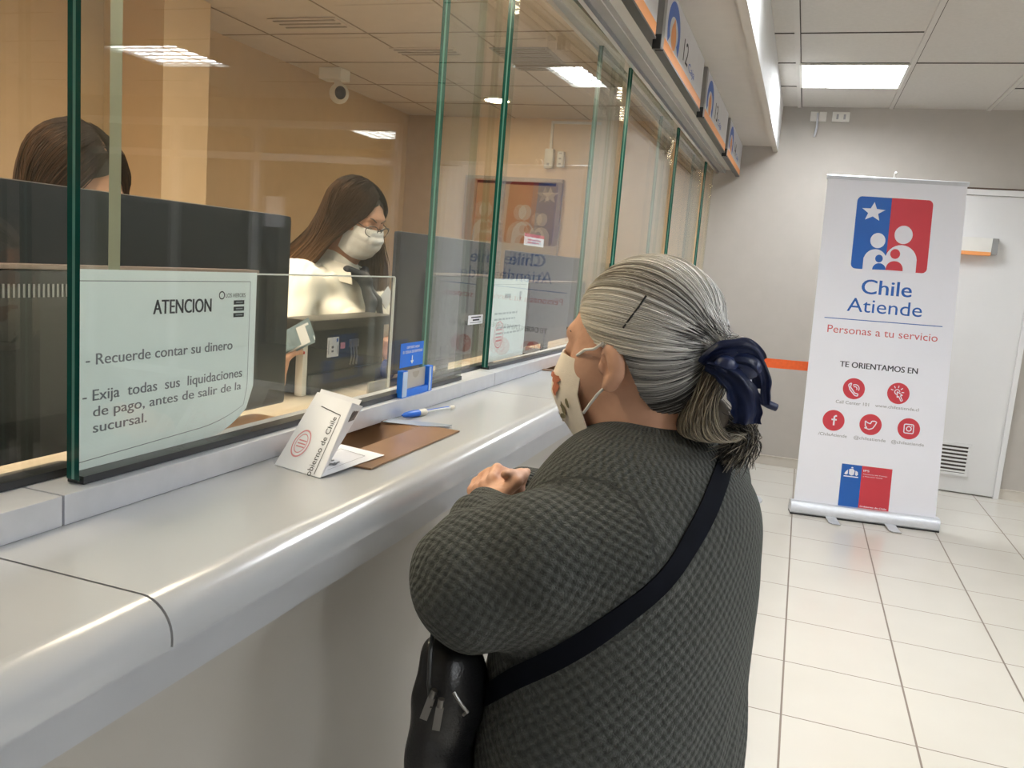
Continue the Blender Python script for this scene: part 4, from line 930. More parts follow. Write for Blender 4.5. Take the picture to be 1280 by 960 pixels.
# cable and phone at the left
bm = bmesh.new(); tube(bm, [(-0.846, 0.868, 1.135), (-0.842, 0.85, 1.09), (-0.86, 0.80, 1.03), (-0.88, 0.74, 1.006), (-0.9, 0.66, 1.0045)], 0.004, 8); tag(obj('cable', bm, M['black'], None, True), 'black cable hanging from the wide monitor down to the desk', 'cable')
t = thing('card_terminal', 'dark grey card terminal lying on the desk by the left glass edge', 'terminal', (-0.93, 0.84, 1.0))
bm = bmesh.new(); bx(bm, -0.985, -0.875, 0.785, 0.905, 1.006, 1.024, 0.006); obj('body', bm, M['monitor_grey'], t, smooth=True)
bm = bmesh.new()
for a_ in (-0.965, -0.895):
    for b_ in (0.80, 0.885): bx(bm, a_ - 0.008, a_ + 0.008, b_ - 0.008, b_ + 0.008, 1.0003, 1.007)
obj('foot_pads', bm, M['black_soft'], t)
# cash printer
t = thing('cash_printer', 'black boxy cash printer with a white label in front of the standing teller', 'printer', (-1.1, 1.9, 1.0))
bm = bmesh.new(); bx(bm, -1.165, -1.10, 1.715, 2.10, 1.0005, 1.158, 0.006); obj('body', bm, M['black'], t, smooth=True)
bm = bmesh.new(); bx(bm, -1.168, -1.075, 1.70, 2.115, 1.158, 1.184, 0.006); obj('lid', bm, mat('lid_plastic', (0.06, 0.055, 0.05), 0.35), t, smooth=True)
bm = bmesh.new(); bx(bm, -1.118, -1.098, 1.695, 1.714, 1.0005, 1.157, 0.001); obj('side_strip', bm, M['white_pl'], t)
bm = bmesh.new(); bx(bm, -1.0995, -1.088, 1.72, 2.09, 1.003, 1.05, 0.003); obj('lower_drawer', bm, M['monitor_grey'], t, smooth=True)
fn = flatx(-1.0985, 1.80, 1.085); k = Ink(fn); k.rect(0, 0, 0.055, 0.05); k.done('label', M['paper'], t)
k = Ink(fn); k.rect(0.02, 0.012, 0.03, 0.017, 2); k.rect(0.02, 0.022, 0.03, 0.028, 2); k.rect(0.005, 0.008, 0.007, 0.042, 2); k.rect(0.047, 0.006, 0.049, 0.03, 2); k.done('label_print', M['ink_grey'], t)
k = Ink(fn); k.rect(0.042, 0.037, 0.05, 0.046, 2); k.done('label_blue', M['sign_blue'], t)
k = Ink(fn); k.rect(0.062, 0.018, 0.085, 0.034, 2); k.done('pink_label', M['ink_red'], t)
bm = bmesh.new()
for i in range(3): tube(bm, [(-1.095, 1.91 + 0.014 * i, 1.11), (-1.092, 1.912 + 0.014 * i, 1.08), (-1.094, 1.908 + 0.016 * i, 1.058)], 0.0025, 6)
bx(bm, -1.0985, -1.09, 1.905, 1.945, 1.105, 1.125, 0.002)
obj('plug_cluster', bm, M['alu_dark'], t)
t = thing('tape_dispenser', 'small blue tape dispenser beside the black cash printer', 'tape dispenser', (-1.03, 2.0, 1.0))
bm = bmesh.new(); r_ = [(0.022, -0.012), (0.034, -0.012), (0.035, 0.012), (0.022, 0.012)]
lathe(bm, [(0.013, -0.010), (0.025, -0.010), (0.026, 0.010), (0.013, 0.010)], (-1.03, 2.0, 1.046), 24, 'x'); obj('roll', bm, mat('navy_tape', (0.015, 0.03, 0.16), 0.4), t, smooth=True)
bm = bmesh.new(); bx(bm, -1.045, -1.015, 1.95, 2.05, 1.0005, 1.022, 0.005); obj('base', bm, M['black'], t, smooth=True)
tag(box('grey_plate', -0.905, -0.90, 1.66, 1.75, 1.0005, 1.062, mat('smoke_grey', (0.25, 0.24, 0.21), 0.3), None, 0.001), 'small smoke grey plate standing on the desk left of the card holder', 'plate')
# acrylic screen
t = thing('acrylic_screen', 'clear acrylic screen standing just inside the glass in front of the teller', 'screen', (-0.815, 1.3, 1.0))
x0 = -0.812; bm = bmesh.new(); bx(bm, x0 - 0.004, x0, 1.0, 1.585, 1.0005, 1.306); obj('sheet', bm, M['acrylic'], t)
bm = bmesh.new(); bx(bm, x0 - 0.0042, x0 + 0.0002, 1.585, 1.589, 1.0005, 1.306); bx(bm, x0 - 0.0042, x0 + 0.0002, 1.03, 1.585, 1.306, 1.3085); obj('polished_edge', bm, M['acrylic_edge'], t)
# loose papers on the teller side
def paper_stack(name, label, cat, c, w, d, n, m, rot0):
    bm = bmesh.new()
    for i in range(n):
        R = Matrix.Rotation(rot0 + rng.uniform(-0.15, 0.15), 3, 'Z'); bx(bm, c[0] - w / 2, c[0] + w / 2, c[1] - d / 2, c[1] + d / 2, c[2] + 0.0012 * i, c[2] + 0.0012 * i + 0.0008, rot=R, piv=c)
    tag(obj(name, bm, m), label, cat)
paper_stack('banknotes', 'bluish banknotes fanned beside the wooden board behind the folded document', 'banknotes', (-0.865, 1.315, 1.0005), 0.07, 0.14, 4, M['note'], 0.3)
tag(box('receipt', -0.93, -0.85, 1.38, 1.50, 1.0005, 1.0016, M['paper']), 'small white receipt flat on the teller desk behind the document', 'receipt')
tag(obj('screwdriver_pen', (lambda b: (tube(b, [(-0.86, 2.02, 1.01), (-0.87, 2.12, 1.03), (-0.875, 2.2, 1.046)], [0.003, 0.0045, 0.006], 10), b)[1])(bmesh.new()), M['beige_pl'], None, True), 'beige pen standing slanted inside the gap between the panes', 'pen')
# teller room fittings: camera, conduit boxes, vents
t = thing('security_camera', 'white round security camera hanging under the teller ceiling', 'security camera', (-3.05, 5.0, TC))
cx, cy = -2.98, 4.85
bm = bmesh.new(); bx(bm, cx - 0.1, cx + 0.06, cy - 0.06, cy + 0.06, TC - 0.07, TC - 0.0005, 0.008); obj('mount', bm, M['white_pl'], t, smooth=True)
F_ = Field((cx - .1, cy - .1, TC - .3), (cx + .12, cy + .1, TC), 0.005); F_.ell((cx + 0.02, cy, TC - 0.15), (0.062, 0.062, 0.065)); F_.cap((cx, cy, TC - 0.05), (cx + 0.01, cy, TC - 0.1), 0.022, 0.022, 0.01)
v, f = F_.mesh(2); rawobj('housing', v, f, M['white_pl'], t)
F_ = Field((cx - .1, cy - .15, TC - .3), (cx + .2, cy + .1, TC), 0.004); F_.ell((cx + 0.05, cy - 0.035, TC - 0.152), (0.036, 0.036, 0.042)); v, f = F_.mesh(2); rawobj('lens', v, f, M['black'], t)
t = thing('conduit_box', 'cream wall boxes at the end of a conduit above the interior door', 'wall box', (-2.0, D, 2.2))
bm = bmesh.new(); bx(bm, -2.045, -1.975, D - 0.05, D - 0.001, 2.10, 2.25, 0.01); obj('left_box', bm, M['white_pl'], t, smooth=True)
bm = bmesh.new(); bx(bm, -1.945, -1.885, D - 0.05, D - 0.001, 2.11, 2.235, 0.02); obj('round_box', bm, M['white_pl'], t, smooth=True)
bm = bmesh.new(); bx(bm, -2.018, -2.0, D - 0.022, D - 0.001, 2.245, 2.462, 0.002); bx(bm, -2.018, -1.62, D - 0.022, D - 0.001, 2.446, 2.464, 0.002); obj('conduit', bm, M['white_pl'], t)
bm = bmesh.new()
for z in (2.13, 2.17, 2.21): bx(bm, -1.925, -1.905, D - 0.052, D - 0.049, z, z + 0.012)
bx(bm, -2.02, -2.0, D - 0.052, D - 0.049, 2.12, 2.14); obj('box_slots', bm, M['alu_dark'], t)
def vent(x0, x1, y0, y1, label, m, n):
    t = thing('ceiling_vent', label, 'ceiling vent', ((x0 + x1) / 2, (y0 + y1) / 2, TC)); bm = bmesh.new(); bx(bm, x0, x1, y0, y1, TC - 0.004, TC - 0.0005); obj('plate', bm, m, t)
    bm = bmesh.new()
    for i in range(n):
        y = y0 + (y1 - y0) * (i + 0.5) / n; bx(bm, x0 + 0.02, x1 - 0.02, y - 0.006, y + 0.006, TC - 0.009, TC - 0.004)
    obj('slats', bm, mat('vent_slat', (0.33, 0.28, 0.23), 0.7), t)
vent(-1.75, -1.42, 4.35, 4.85, 'grey square ceiling vent beside the mirrored ceiling light', mat('vent_grey', (0.36, 0.33, 0.30), 0.6), 12)
vent(-2.75, -2.35, 3.78, 3.95, 'slim slotted ceiling vent above the teller, nearer one', M['teller_ceiling'], 3)
vent(-2.35, -1.95, 4.35, 4.5, 'slim slotted ceiling vent above the teller, farther one', M['teller_ceiling'], 3)
# ================================================================== people
def unit(v): v = np.array(v, float); return v / np.linalg.norm(v)
def frame(f, roll=0.0):
    f = unit(f); l = unit(np.cross([0, 0, 1], f)); u = np.cross(f, l)
    if roll: l, u = l * math.cos(roll) + u * math.sin(roll), -l * math.sin(roll) + u * math.cos(roll)
    return np.array([f, l, u])          # rows: forward, left, up
class Head:
    def __init__(s, c, f, scale=1.0, roll=0.0): s.c = np.array(c, float); s.B = frame(f, roll); s.s = scale
    def w(s, f, l, u): return s.c + s.s * (f * s.B[0] + l * s.B[1] + u * s.B[2])
    def build(s, F, neck_to, neck_r=0.052, nose=True):
        S_ = s.s; w = s.w; B = s.B
        def e(f, l, u, a, b, c, k=0.02, op='add'): F.ell(w(f, l, u), (a * S_, b * S_, c * S_), B, k, op)
        e(-.015, 0, .022, .095, .075, .088, 0); e(.03, 0, -.035, .060, .060, .082, .03); e(.048, 0, -.085, .036, .042, .03, .03)
        for q in (-1, 1): e(.052, q * .034, -.03, .028, .026, .028, .02)
        F.cap(w(.074, -.032, .024), w(.074, .032, .024), .011 * S_, .011 * S_, .018)
        for q in (-1, 1): e(.094, q * .032, .004, .014, .017, .011, .012, 'sub')
        for q in (-1, 1): e(.076, q * .032, .003, .0135, .014, .0125, .003)
        F.cap(w(.083, 0, .010), w(.104, 0, -.032), .008 * S_, .011 * S_, .01)
        for q in (-1, 1): e(.095, q * .012, -.036, .009, .008, .007, .006)
        e(.087, 0, -.060, .010, .021, .006, .006); e(.086, 0, -.070, .010, .019, .006, .005); e(.072, 0, -.1, .02, .022, .018, .015)
        for q in (-1, 1):       # ears: rim, lobe, hollow
            e(-.008, q * .077, -.020, .017, .010, .028, .004); e(.001, q * .075, -.046, .010, .009, .009, .005)
            e(.000, q * .089, -.021, .011, .012, .019, .002, 'sub'); e(-.006, q * .080, -.017, .003, .005, .012, .003); e(.008, q * .078, -.024, .004, .007, .008, .003)
        F.cap(w(-.028, 0, -.05), neck_to, neck_r * S_, neck_r * 1.1 * S_, .03)
        F.cap(w(.03, 0, -.085), neck_to, .032 * S_, neck_r * S_, .03)
def hand(F, wrist, palm_dir, normal, scale=1.0, curl=0.9, side=1, thumb=True, spread=0.12):
    """palm with five separate bent fingers; palm_dir to the fingers, normal out of the back of the hand"""
    d = unit(palm_dir); n = unit(np.array(normal) - np.dot(normal, d) * d); s = np.cross(d, n) * side; W_ = np.array(wrist, float); q = scale
    B = np.array([d, s, n])
    F.ell(W_ + d * .045 * q, (.046 * q, .038 * q, .017 * q), B, .012); F.cap(W_ - d * .02 * q, W_ + d * .02 * q, .026 * q, .024 * q, .015)
    tips = []
    for i, (o, L) in enumerate(((.028, .068), (.0095, .076), (-.0095, .070), (-.027, .056))):
        p = W_ + d * .078 * q + s * o * q; a = 0.35 * curl; v = d; r = .0092 * q; pts = [W_ + d * .05 * q + s * o * .8 * q, p]
        for j, fr in enumerate((.45, .32, .23)):
            ang = a + curl * (0.75, 1.45, 2.1)[j]; v = unit(d * math.cos(ang) - n * math.sin(ang) + s * (0.08 - i * .055) * spread); p = p + v * L * fr * q; pts.append(p)
        F.chain(pts, [.0105 * q, r, r * .93, r * .88, r * .72], .004); tips.append((pts[-1], v))
    if thumb:
        b = W_ + d * .022 * q + s * .028 * q; v1 = unit(d * .62 + s * .62 - n * .35); v2 = unit(d * .9 + s * .15 - n * .45)
        p1 = b + v1 * .036 * q; p2 = p1 + v2 * .030 * q; p3 = p2 + v2 * .022 * q
        F.chain([b, p1, p2, p3], [.014 * q, .0112 * q, .0098 * q, .0078 * q], .005); tips.append((p3, v2))
    return tips
def strands(name, paths, cols, rad, parent, taper=0.5, sides=3, m=None):
    """paths: (n,k,3); cols (n,k,3)"""
    P = np.asarray(paths, float); n, k, _ = P.shape
    T = np.gradient(P, axis=1); T /= np.linalg.norm(T, axis=2, keepdims=True) + 1e-9
    U = np.zeros_like(T); ref = np.where(np.abs(T[:, 0, 2:3]) < 0.8, np.array([0, 0, 1.0]), np.array([1.0, 0, 0])); u_ = np.cross(T[:, 0], ref)
    for j in range(k):
        u_ = u_ - (u_ * T[:, j]).sum(1, keepdims=True) * T[:, j]; u_ /= np.linalg.norm(u_, axis=1, keepdims=True) + 1e-9; U[:, j] = u_
    Vv = np.cross(T, U)
    rr = np.asarray(rad, float).reshape(-1, 1, 1) if np.ndim(rad) else np.full((n, 1, 1), rad)
    tp = np.linspace(0, 1, k)[None, :, None]; rr = rr * (1 - taper * np.abs(2 * tp - 1) ** 3)
    V = np.stack([P + rr * (math.cos(2 * math.pi * q / sides) * U + math.sin(2 * math.pi * q / sides) * Vv) for q in range(sides)], 2)   # n,k,s,3
    base = (np.arange(n) * k * sides)[:, None, None]; j = (np.arange(k - 1) * sides)[None, :, None]; q = np.arange(sides)[None, None, :]; q2 = (q + 1) % sides
    f = np.stack([base + j + q, base + j + q2, base + j + sides + q2, base + j + sides + q], -1).reshape(-1, 4)
    c = np.repeat(np.asarray(cols, float)[:, :, None, :], sides, 2).reshape(-1, 3)
    return rawobj(name, V.reshape(-1, 3), f, m or M['hair'], parent, True, c)
def slerp(a, b, t):
    w = np.arccos(np.clip((a * b).sum(-1, keepdims=True), -0.9999, 0.9999)); return (np.sin((1 - t) * w) * a + np.sin(t * w) * b) / np.sin(w)
def patch(name, fn, nu, nv, m, parent, th=0.0012):
    bm = bmesh.new(); quads(bm, [[Vector(fn(i / nu, j / nv)) for i in range(nu + 1)] for j in range(nv + 1)]); solid(bm, th); return obj(name, bm, m, parent, smooth=True, sharp=80)

# ---------------------------------------------------------------- the older woman
ow = thing('person', 'older woman with grey hair in a navy bow, charcoal cardigan and cream mask', 'person', (-0.15, 1.06, 0))
H1 = Head((-0.194, 1.072, 1.264), (-0.93, 0.33, -0.20), 1.0)
LAT = unit((-.27, -.96, 0)); FW = unit((-.96, .27, 0)); BT = np.array([FW, LAT, [0, 0, 1]])
sL, eL, wL = np.array((-.180, .918, 1.030)), np.array((-.318, .885, .985)), np.array((-.388, 1.100, .998))
sR, eR, wR = np.array((-.12, 1.225, 1.062)), np.array((-.275, 1.335, .945)), np.array((-.385, 1.215, 1.003))
F = Field((-.50, .74, .70), (.06, 1.46, 1.41), 0.0032)
H1.build(F, (-.165, 1.06, 1.12), 0.054)
F.ell((-.168, 1.06, .97), (.125, .18, .17), BT, .02); F.ell((-.17, 1.05, .80), (.125, .18, .20), BT, .03)
F.chain([sL, eL, wL], [.05, .045, .03], .02); F.chain([sR, eR, wR], [.05, .045, .03], .02)
hand(F, wL, (-.35, .80, .30), (-.75, -.1, .65), 0.86, 1.05, 1); hand(F, wR, (-.45, -.55, .35), (-.45, .55, .72), 0.86, 1.0, -1)
v, f = F.mesh(2); rawobj('body', v, f, M['skin_old'], ow)
# cardigan
def folds(X, Y, Z): return 0.0022 * np.sin(70 * Z + 25 * X + 18 * np.sin(9 * Y)) * np.clip((1.02 - Z) * 3, 0, 1)
def arm_folds(X, Y, Z): return 0.0035 * np.sin(60 * X + 85 * Y + 30 * Z)
F = Field((-.52, .70, .52), (.10, 1.50, 1.25), 0.0045)
F.ell((-.168, 1.06, .975), (.155, .210, .205), BT, 0); F.ell((-.150, 1.065, 1.045), (.115, .185, .080), BT, .04)
F.ell((-.172, 1.05, .72), (.170, .222, .34), BT, .06, disp=folds)
F.cap((-.152, 1.062, 1.055), (-.150, 1.062, 1.118), .086, .056, .045)
F.chain([sL + [0.02, 0.015, 0], (sL + eL) / 2 + [0, -.004, 0.008], eL], [.076, .082, .080], .014); F.chain([eL, (eL + wL) / 2, wL - (wL - eL) * .06], [.074, .058, .041], .028, disp=arm_folds)
F.chain([sR, eR], [.082, .076], .03); F.chain([eR, wR - (wR - eR) * .06], [.07, .042], .03)
F.cap(eL + [.045, .045, -.035], eL + [.16, .13, .03], .012, .008, .02, 'sub')
F.cutz(0.56)
v, f = F.mesh(2); cg = rawobj('cardigan', v, f, M['knit'], ow)
def seg(v, a, b):
    ab = b - a; q_ = (v - a) @ ab / (ab @ ab); t_ = np.clip(q_, 0, 1); return q_ * np.linalg.norm(ab), np.linalg.norm(v - a - t_[:, None] * ab, axis=1)
def knit_uv(o, v, parts):
    """around / along coordinates of the nearest limb or of the trunk"""
    q = v - np.array((-.168, 1.06, 0)); ang = np.arctan2(q @ LAT, -(q @ FW)); U_ = ang * .19; V_ = v[:, 2].copy(); best = np.full(len(v), 9.0); off = 1.0
    for a, b, R_ in parts:
        s_, d_ = seg(v, a, b); use = (d_ < R_) & (d_ < best); best[use] = d_[use]; ax = unit(b - a); e1 = unit(np.cross(ax, [0.3, 0.2, 1])); e2 = np.cross(ax, e1)
        w_ = v - a; th_ = np.arctan2(w_ @ e1, w_ @ e2); U_[use] = (th_ * .08)[use]; V_[use] = (s_ + off)[use]; off += np.linalg.norm(b - a)
    at = o.data.attributes.new('knit_uv', 'FLOAT_VECTOR', 'POINT'); z_ = np.zeros((len(v), 3), np.float32); z_[:, 0] = U_; z_[:, 1] = V_; at.data.foreach_set('vector', z_.ravel())
knit_uv(cg, v, [(sL + (eL - sL) * .15, eL, .098), (eL, wL, .09), (sR + (eR - sR) * .2, eR, .095), (eR, wR, .085)])
def cuff(a, b, r0, r1):
    F = Field(np.minimum(a, b) - .06, np.maximum(a, b) + .06, 0.003); F.cap(a, b, r0, r1, 0); return F.mesh(1)
dL = unit(wL - eL); v, f = cuff(wL - dL * .035, wL - dL * .002, .0415, .034); knit_uv(rawobj('cuff', v, f, M['knit_rib'], ow), v, [(eL, wL, .2)])
dR = unit(wR - eR); v, f = cuff(wR - dR * .035, wR - dR * .002, .042, .034); knit_uv(rawobj('cuff', v, f, M['knit_rib'], ow), v, [(eR, wR, .2)])
# neckband
bm = bmesh.new(); pts = []
for i in range(33):
    a = 2 * math.pi * i / 32; q = np.array((-.166, 1.062, 1.128)) + FW * .060 * math.cos(a) + LAT * .060 * math.sin(a) + np.array([0, 0, -.004 - .040 * math.cos(a)]); pts.append(q)
tube(bm, pts, 0.011, 10, cap=False); nb_ = obj('neckband', bm, M['knit_rib'], ow, smooth=True, sharp=80); vv = np.array([p.co for p in nb_.data.vertices]) + np.array((-.15, 1.06, 0)); knit_uv(nb_, vv, [])
# trousers and shoes
F = Field((-.42, .78, .02), (.14, 1.32, .72), 0.01)
for q in (-1, 1):
    h = np.array((-.14, 1.05, 0)) + LAT * .095 * q; F.chain([h + [0, 0, .66], h + [0, 0, .38] + FW * .01, h + [0, 0, .06]], [.10, .075, .06], .03)
v, f = F.mesh(2); rawobj('trousers', v, f, M['trousers'], ow)
for q in (-1, 1):
    h = np.array((-.14, 1.05, 0)) + LAT * .095 * q; F = Field(h - .22, h + .22, 0.006); F.cap(h - FW * .05 + [0, 0, .04], h + FW * .12 + [0, 0, .032], .042, .038, 0); F.cutz(0.001)
    v, f = F.mesh(2); rawobj('shoe', v, f, M['leather'], ow)
# mask
def mask1(u, v_):
    a = 2 * u - 1; c = [(.100, .006), (.120, -.024), (.124, -.05), (.110, -.085), (.088, -.116)]
    t = v_ * 4; i = min(3, int(t)); g = t - i; fc = c[i][0] * (1 - g) + c[i + 1][0] * g; uc = c[i][1] * (1 - g) + c[i + 1][1] * g
    ed = .054 - .02 * abs(v_ - .5); r = abs(a)
    l = .0655 * math.sin(r * math.pi / 2) * (1 if a > 0 else -1) * (0.93 + .07 * math.sin(math.pi * v_))
    ff = ed + (fc - ed) * (1 - r ** 2.1); uu = uc * (1 - r ** 2 * .0) + r ** 2 * (.5 - v_) * -.030 - r * r * .006
    return H1.w(ff + .002, l, uu)
mk = patch('face_mask', mask1, 24, 20, M['mask_cloth'], ow, 0.002)
def on_mask(du, dv, off=.0022):
    p = np.array(mask1(du, dv)); pu = np.array(mask1(du + .01, dv)) - p; pv = np.array(mask1(du, dv + .01)) - p; n = np.cross(pu, pv); n /= np.linalg.norm(n)
    if np.dot(n, p - H1.c) < 0: n = -n
    return tuple(p + n * off)
def blot(u, v_, r, ry, nm='flower_print', m_=None, n=14, j=.25):
    m_ = m_ or M['mask_print']
    pts = [(u + r * (1 + rng.uniform(-j, j)) * math.cos(2 * math.pi * i / n), v_ + ry * (1 + rng.uniform(-j, j)) * math.sin(2 * math.pi * i / n)) for i in range(n)]
    k = Ink(lambda u_, w_, l: on_mask(u_, w_))
    for i in range(n): k.poly([(u, v_), pts[i], pts[(i + 1) % n]])
    k.done(nm, m_, mk)
blot(.83, .30, .05, .06); blot(.84, .42, .035, .09); blot(.78, .26, .05, .03); blot(.40, .45, .04, .08); blot(.27, .6, .04, .07)
LF = ('leaf_print', M['mask_green'])
blot(.88, .66, .018, .07, *LF); blot(.93, .60, .012, .06, *LF); blot(.84, .74, .04, .025, *LF); blot(.66, .76, .02, .06, *LF); blot(.72, .80, .06, .012, *LF); blot(.5, .7, .03, .04, *LF); 
bm = bmesh.new(); tube(bm, [H1.w(.054, .061, -.006), H1.w(.036, .070, .000), H1.w(.018, .076, .000), H1.w(.000, .083, .006)], 0.0019, 8); obj('ear_loop', bm, M['mask_white'], mk, smooth=True); bm = bmesh.new(); tube(bm, [H1.w(.050, .062, -.080), H1.w(.034, .069, -.068), H1.w(.018, .075, -.056), H1.w(.000, .081, -.046)], 0.0019, 8); obj('ear_loop', bm, M['mask_white'], mk, smooth=True)
bm = bmesh.new(); tube(bm, [H1.w(.034, -.069, -.006), H1.w(-.016, -.082, .024)], 0.0019, 8); obj('ear_loop', bm, M['mask_white'], mk, smooth=True); bm = bmesh.new(); tube(bm, [H1.w(.028, -.070, -.088), H1.w(-.018, -.080, -.032)], 0.0019, 8); obj('ear_loop', bm, M['mask_white'], mk, smooth=True)
# brow and eyes
for q in (-1, 1):
    bm = bmesh.new(); tube(bm, [H1.w(.090, q * .014, .024), H1.w(.087, q * .030, .031), H1.w(.070, q * .048, .026)], [.002, .0022, .0006], 8); obj('eyebrow', bm, mat('brow_grey', (.12, .10, .09), .8), ow, smooth=True)
    bm = bmesh.new(); bmesh.ops.create_uvsphere(bm, u_segments=16, v_segments=10, radius=.0118); bmesh.ops.translate(bm, verts=bm.verts[:], vec=Vector(H1.w(.0745, q * .032, .003))); obj('eye', bm, mat('eye_dark', (.05, .035, .03), .15), ow, smooth=True)
# hair swept back to the bow
cs = np.array((-.018, 0, .022)); rad = np.array((.100, .0795, .087))
KEYS = [(0, .50), (25, .45), (45, .28), (58, .05), (68, -.16), (78, -.17), (88, -.12), (95, -.40), (102, -.72), (112, -.86), (130, -.88), (180, -.90)]
def thr(az): return np.interp(np.abs(az), [k_[0] for k_ in KEYS], [k_[1] for k_ in KEYS])
def sph(az, u): r = math.sqrt(max(0, 1 - u * u)); return np.array((r * math.cos(math.radians(az)), r * math.sin(math.radians(az)), u))
def onhead(Hd, d, sc=1.0):
    d = np.asarray(d); b_ = max(0.0, -d[2]); w_ = 1 + .38 * b_ * b_; q = cs + d * rad * sc * np.array((w_, w_, 1 + .5 * b_)); return Hd.c + Hd.s * (q @ Hd.B)
G = sph(172, -.30); Gp = H1.w(-.128, .010, -.020)
rows = []; cols = []
for j in range(13):
    r = []
    for i in range(97):
        az = -180 + 360 * i / 96; u0 = thr(az) + .02; r.append(onhead(H1, sph(az, u0 + (.9995 - u0) * j / 12), 0.985))
    rows.append(r)
bm = bmesh.new(); quads(bm, [[Vector(p) for p in r] for r in rows]); solid(bm, 0.003); obj('scalp_hair', bm, mat('grey_hair_base', (.26, .25, .235), .6), ow, smooth=True, sharp=80)
GU = unit(np.array((0, 0, 1.0)) - G * G[2]); GL = np.cross(GU, G); GL = GL if GL[1] > 0 else -GL
n = 5600; P = np.zeros((n, 20, 3)); C = np.zeros((n, 20, 3)); rad_s = np.zeros(n)
t = np.linspace(0, 1, 20)
clump = rng.uniform(0, 1, 400)
for i in range(n):
    az = rng.uniform(-180, 180) if rng.random() < .45 else rng.uniform(-10, 130)
    u0 = thr(az) + (abs(rng.normal(0, .02)) if rng.random() < .6 else rng.uniform(0, .5) * (1 - thr(az)))
    a = sph(az, min(u0, .995)); d = slerp(a[None], G[None], t[:, None] * .985)
    lift = 0.985 + .055 * np.sin(np.pi * np.clip(t * 1.15, 0, 1)) + rng.normal(0, .006)
    if rng.random() < .03: lift = lift + .03 * np.sin(np.pi * t)
    p = np.array([onhead(H1, dd, s_) for dd, s_ in zip(d, lift)])
    e = np.clip((t - .78) / .22, 0, 1)[:, None] ** 1.6; g = Gp + rng.normal(0, .0085, 3); p = p * (1 - e) + g * e
    p += (rng.normal(0, .0007, 3) * np.sin(np.pi * t)[:, None])
    P[i] = p
    ck = clump[int((az + 180) * 1.1 + u0 * 40) % 400]
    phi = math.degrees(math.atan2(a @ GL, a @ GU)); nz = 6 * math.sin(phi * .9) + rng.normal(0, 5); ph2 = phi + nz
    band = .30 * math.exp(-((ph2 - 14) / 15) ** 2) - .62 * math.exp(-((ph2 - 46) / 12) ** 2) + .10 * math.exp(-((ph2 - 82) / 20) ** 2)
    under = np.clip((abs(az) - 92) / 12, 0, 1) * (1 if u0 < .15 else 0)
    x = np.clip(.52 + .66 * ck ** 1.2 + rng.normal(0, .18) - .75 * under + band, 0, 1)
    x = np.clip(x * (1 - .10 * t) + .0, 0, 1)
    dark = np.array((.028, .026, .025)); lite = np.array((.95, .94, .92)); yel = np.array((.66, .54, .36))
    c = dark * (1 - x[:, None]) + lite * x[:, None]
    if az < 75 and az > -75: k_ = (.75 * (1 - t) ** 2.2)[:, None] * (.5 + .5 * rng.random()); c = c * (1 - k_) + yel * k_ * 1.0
    C[i] = c; rad_s[i] = rng.uniform(.00045, .00085)
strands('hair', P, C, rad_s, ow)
# looped tail under the bow
ex = H1.B
n = 1500; P = np.zeros((n, 16, 3)); C = np.zeros((n, 16, 3)); t = np.linspace(0, 1, 16)
bc = np.array((-.094, 1.022, 1.197))
Rt = np.array(CAM_R); Rt[2] = 0; Rt = unit(Rt); AW = np.array((-Rt[1], Rt[0], 0))       # hall directions: along the picture's right, and away from it
for i in range(n):
    a = rng.uniform(0, math.pi * 2); rr_ = math.sqrt(rng.random()); s0 = Gp + rng.normal(0, .007, 3)
    side = rr_ * math.cos(a); dep = rr_ * math.sin(a)
    m1_ = bc - Rt * (.044 * (0.55 - .45 * side)) + AW * (dep * .040 - .010) + np.array((0, 0, -.004 + .012 * side))
    m2_ = bc + Rt * (.006 + .034 * side) + AW * (dep * .036) + np.array((0, 0, -.040 + .008 * rr_))
    e_ = bc + Rt * (.042 + .012 * side) + AW * (dep * .02) + np.array((0, 0, -.018))
    q = np.array([s0, m1_, m2_, e_]); tt = t[:, None]
    b_ = (1 - tt) ** 3 * q[0] + 3 * (1 - tt) ** 2 * tt * (q[1] * 1.28 - .28 * (q[0] + q[3]) / 2) + 3 * (1 - tt) * tt ** 2 * (q[2] * 1.28 - .28 * (q[0] + q[3]) / 2) + tt ** 3 * q[3]
    P[i] = b_; x = rng.random() ** 1.1
    C[i] = np.array((.05, .04, .032)) * (1 - x) + np.array((.46, .40, .30)) * x
    C[i] *= (1 - .55 * t ** 2)[:, None]
hb = strands('hair_tail', P, C, rng.uniform(.0005, .0009, n), ow)
F = Field(bc - .07, bc + .07, .003); F.ell(bc + [.006, 0, -.004], (.022, .022, .026), None, 0); v, f = F.mesh(1); rawobj('hair_tail_core', v, f, mat('tail_core', (.07, .055, .04), .7), ow)
n = 420; P = np.zeros((n, 12, 3)); C = np.zeros((n, 12, 3)); t = np.linspace(0, 1, 12)
for i in range(n):
    s0 = bc + Rt * (.036) + np.array((0, 0, -.004)) + rng.normal(0, .010, 3)
    e_ = bc + Rt * (.034 + rng.normal(0.004, .013)) + AW * rng.normal(0, .010) + np.array((0, 0, -.052 + rng.normal(0, .010)))
    m_ = bc + Rt * (.068 + rng.normal(0, .010)) + AW * rng.normal(0, .012) + np.array((0, 0, -.022)); tt = t[:, None]
    P[i] = (1 - tt) ** 2 * s0 + 2 * (1 - tt) * tt * m_ + tt ** 2 * e_; x = rng.random() ** 3.2; C[i] = np.array((.016, .014, .013)) * (1 - x) + np.array((.42, .37, .29)) * x
strands('hair_ends', P, C, rng.uniform(.0005, .0009, n), ow)
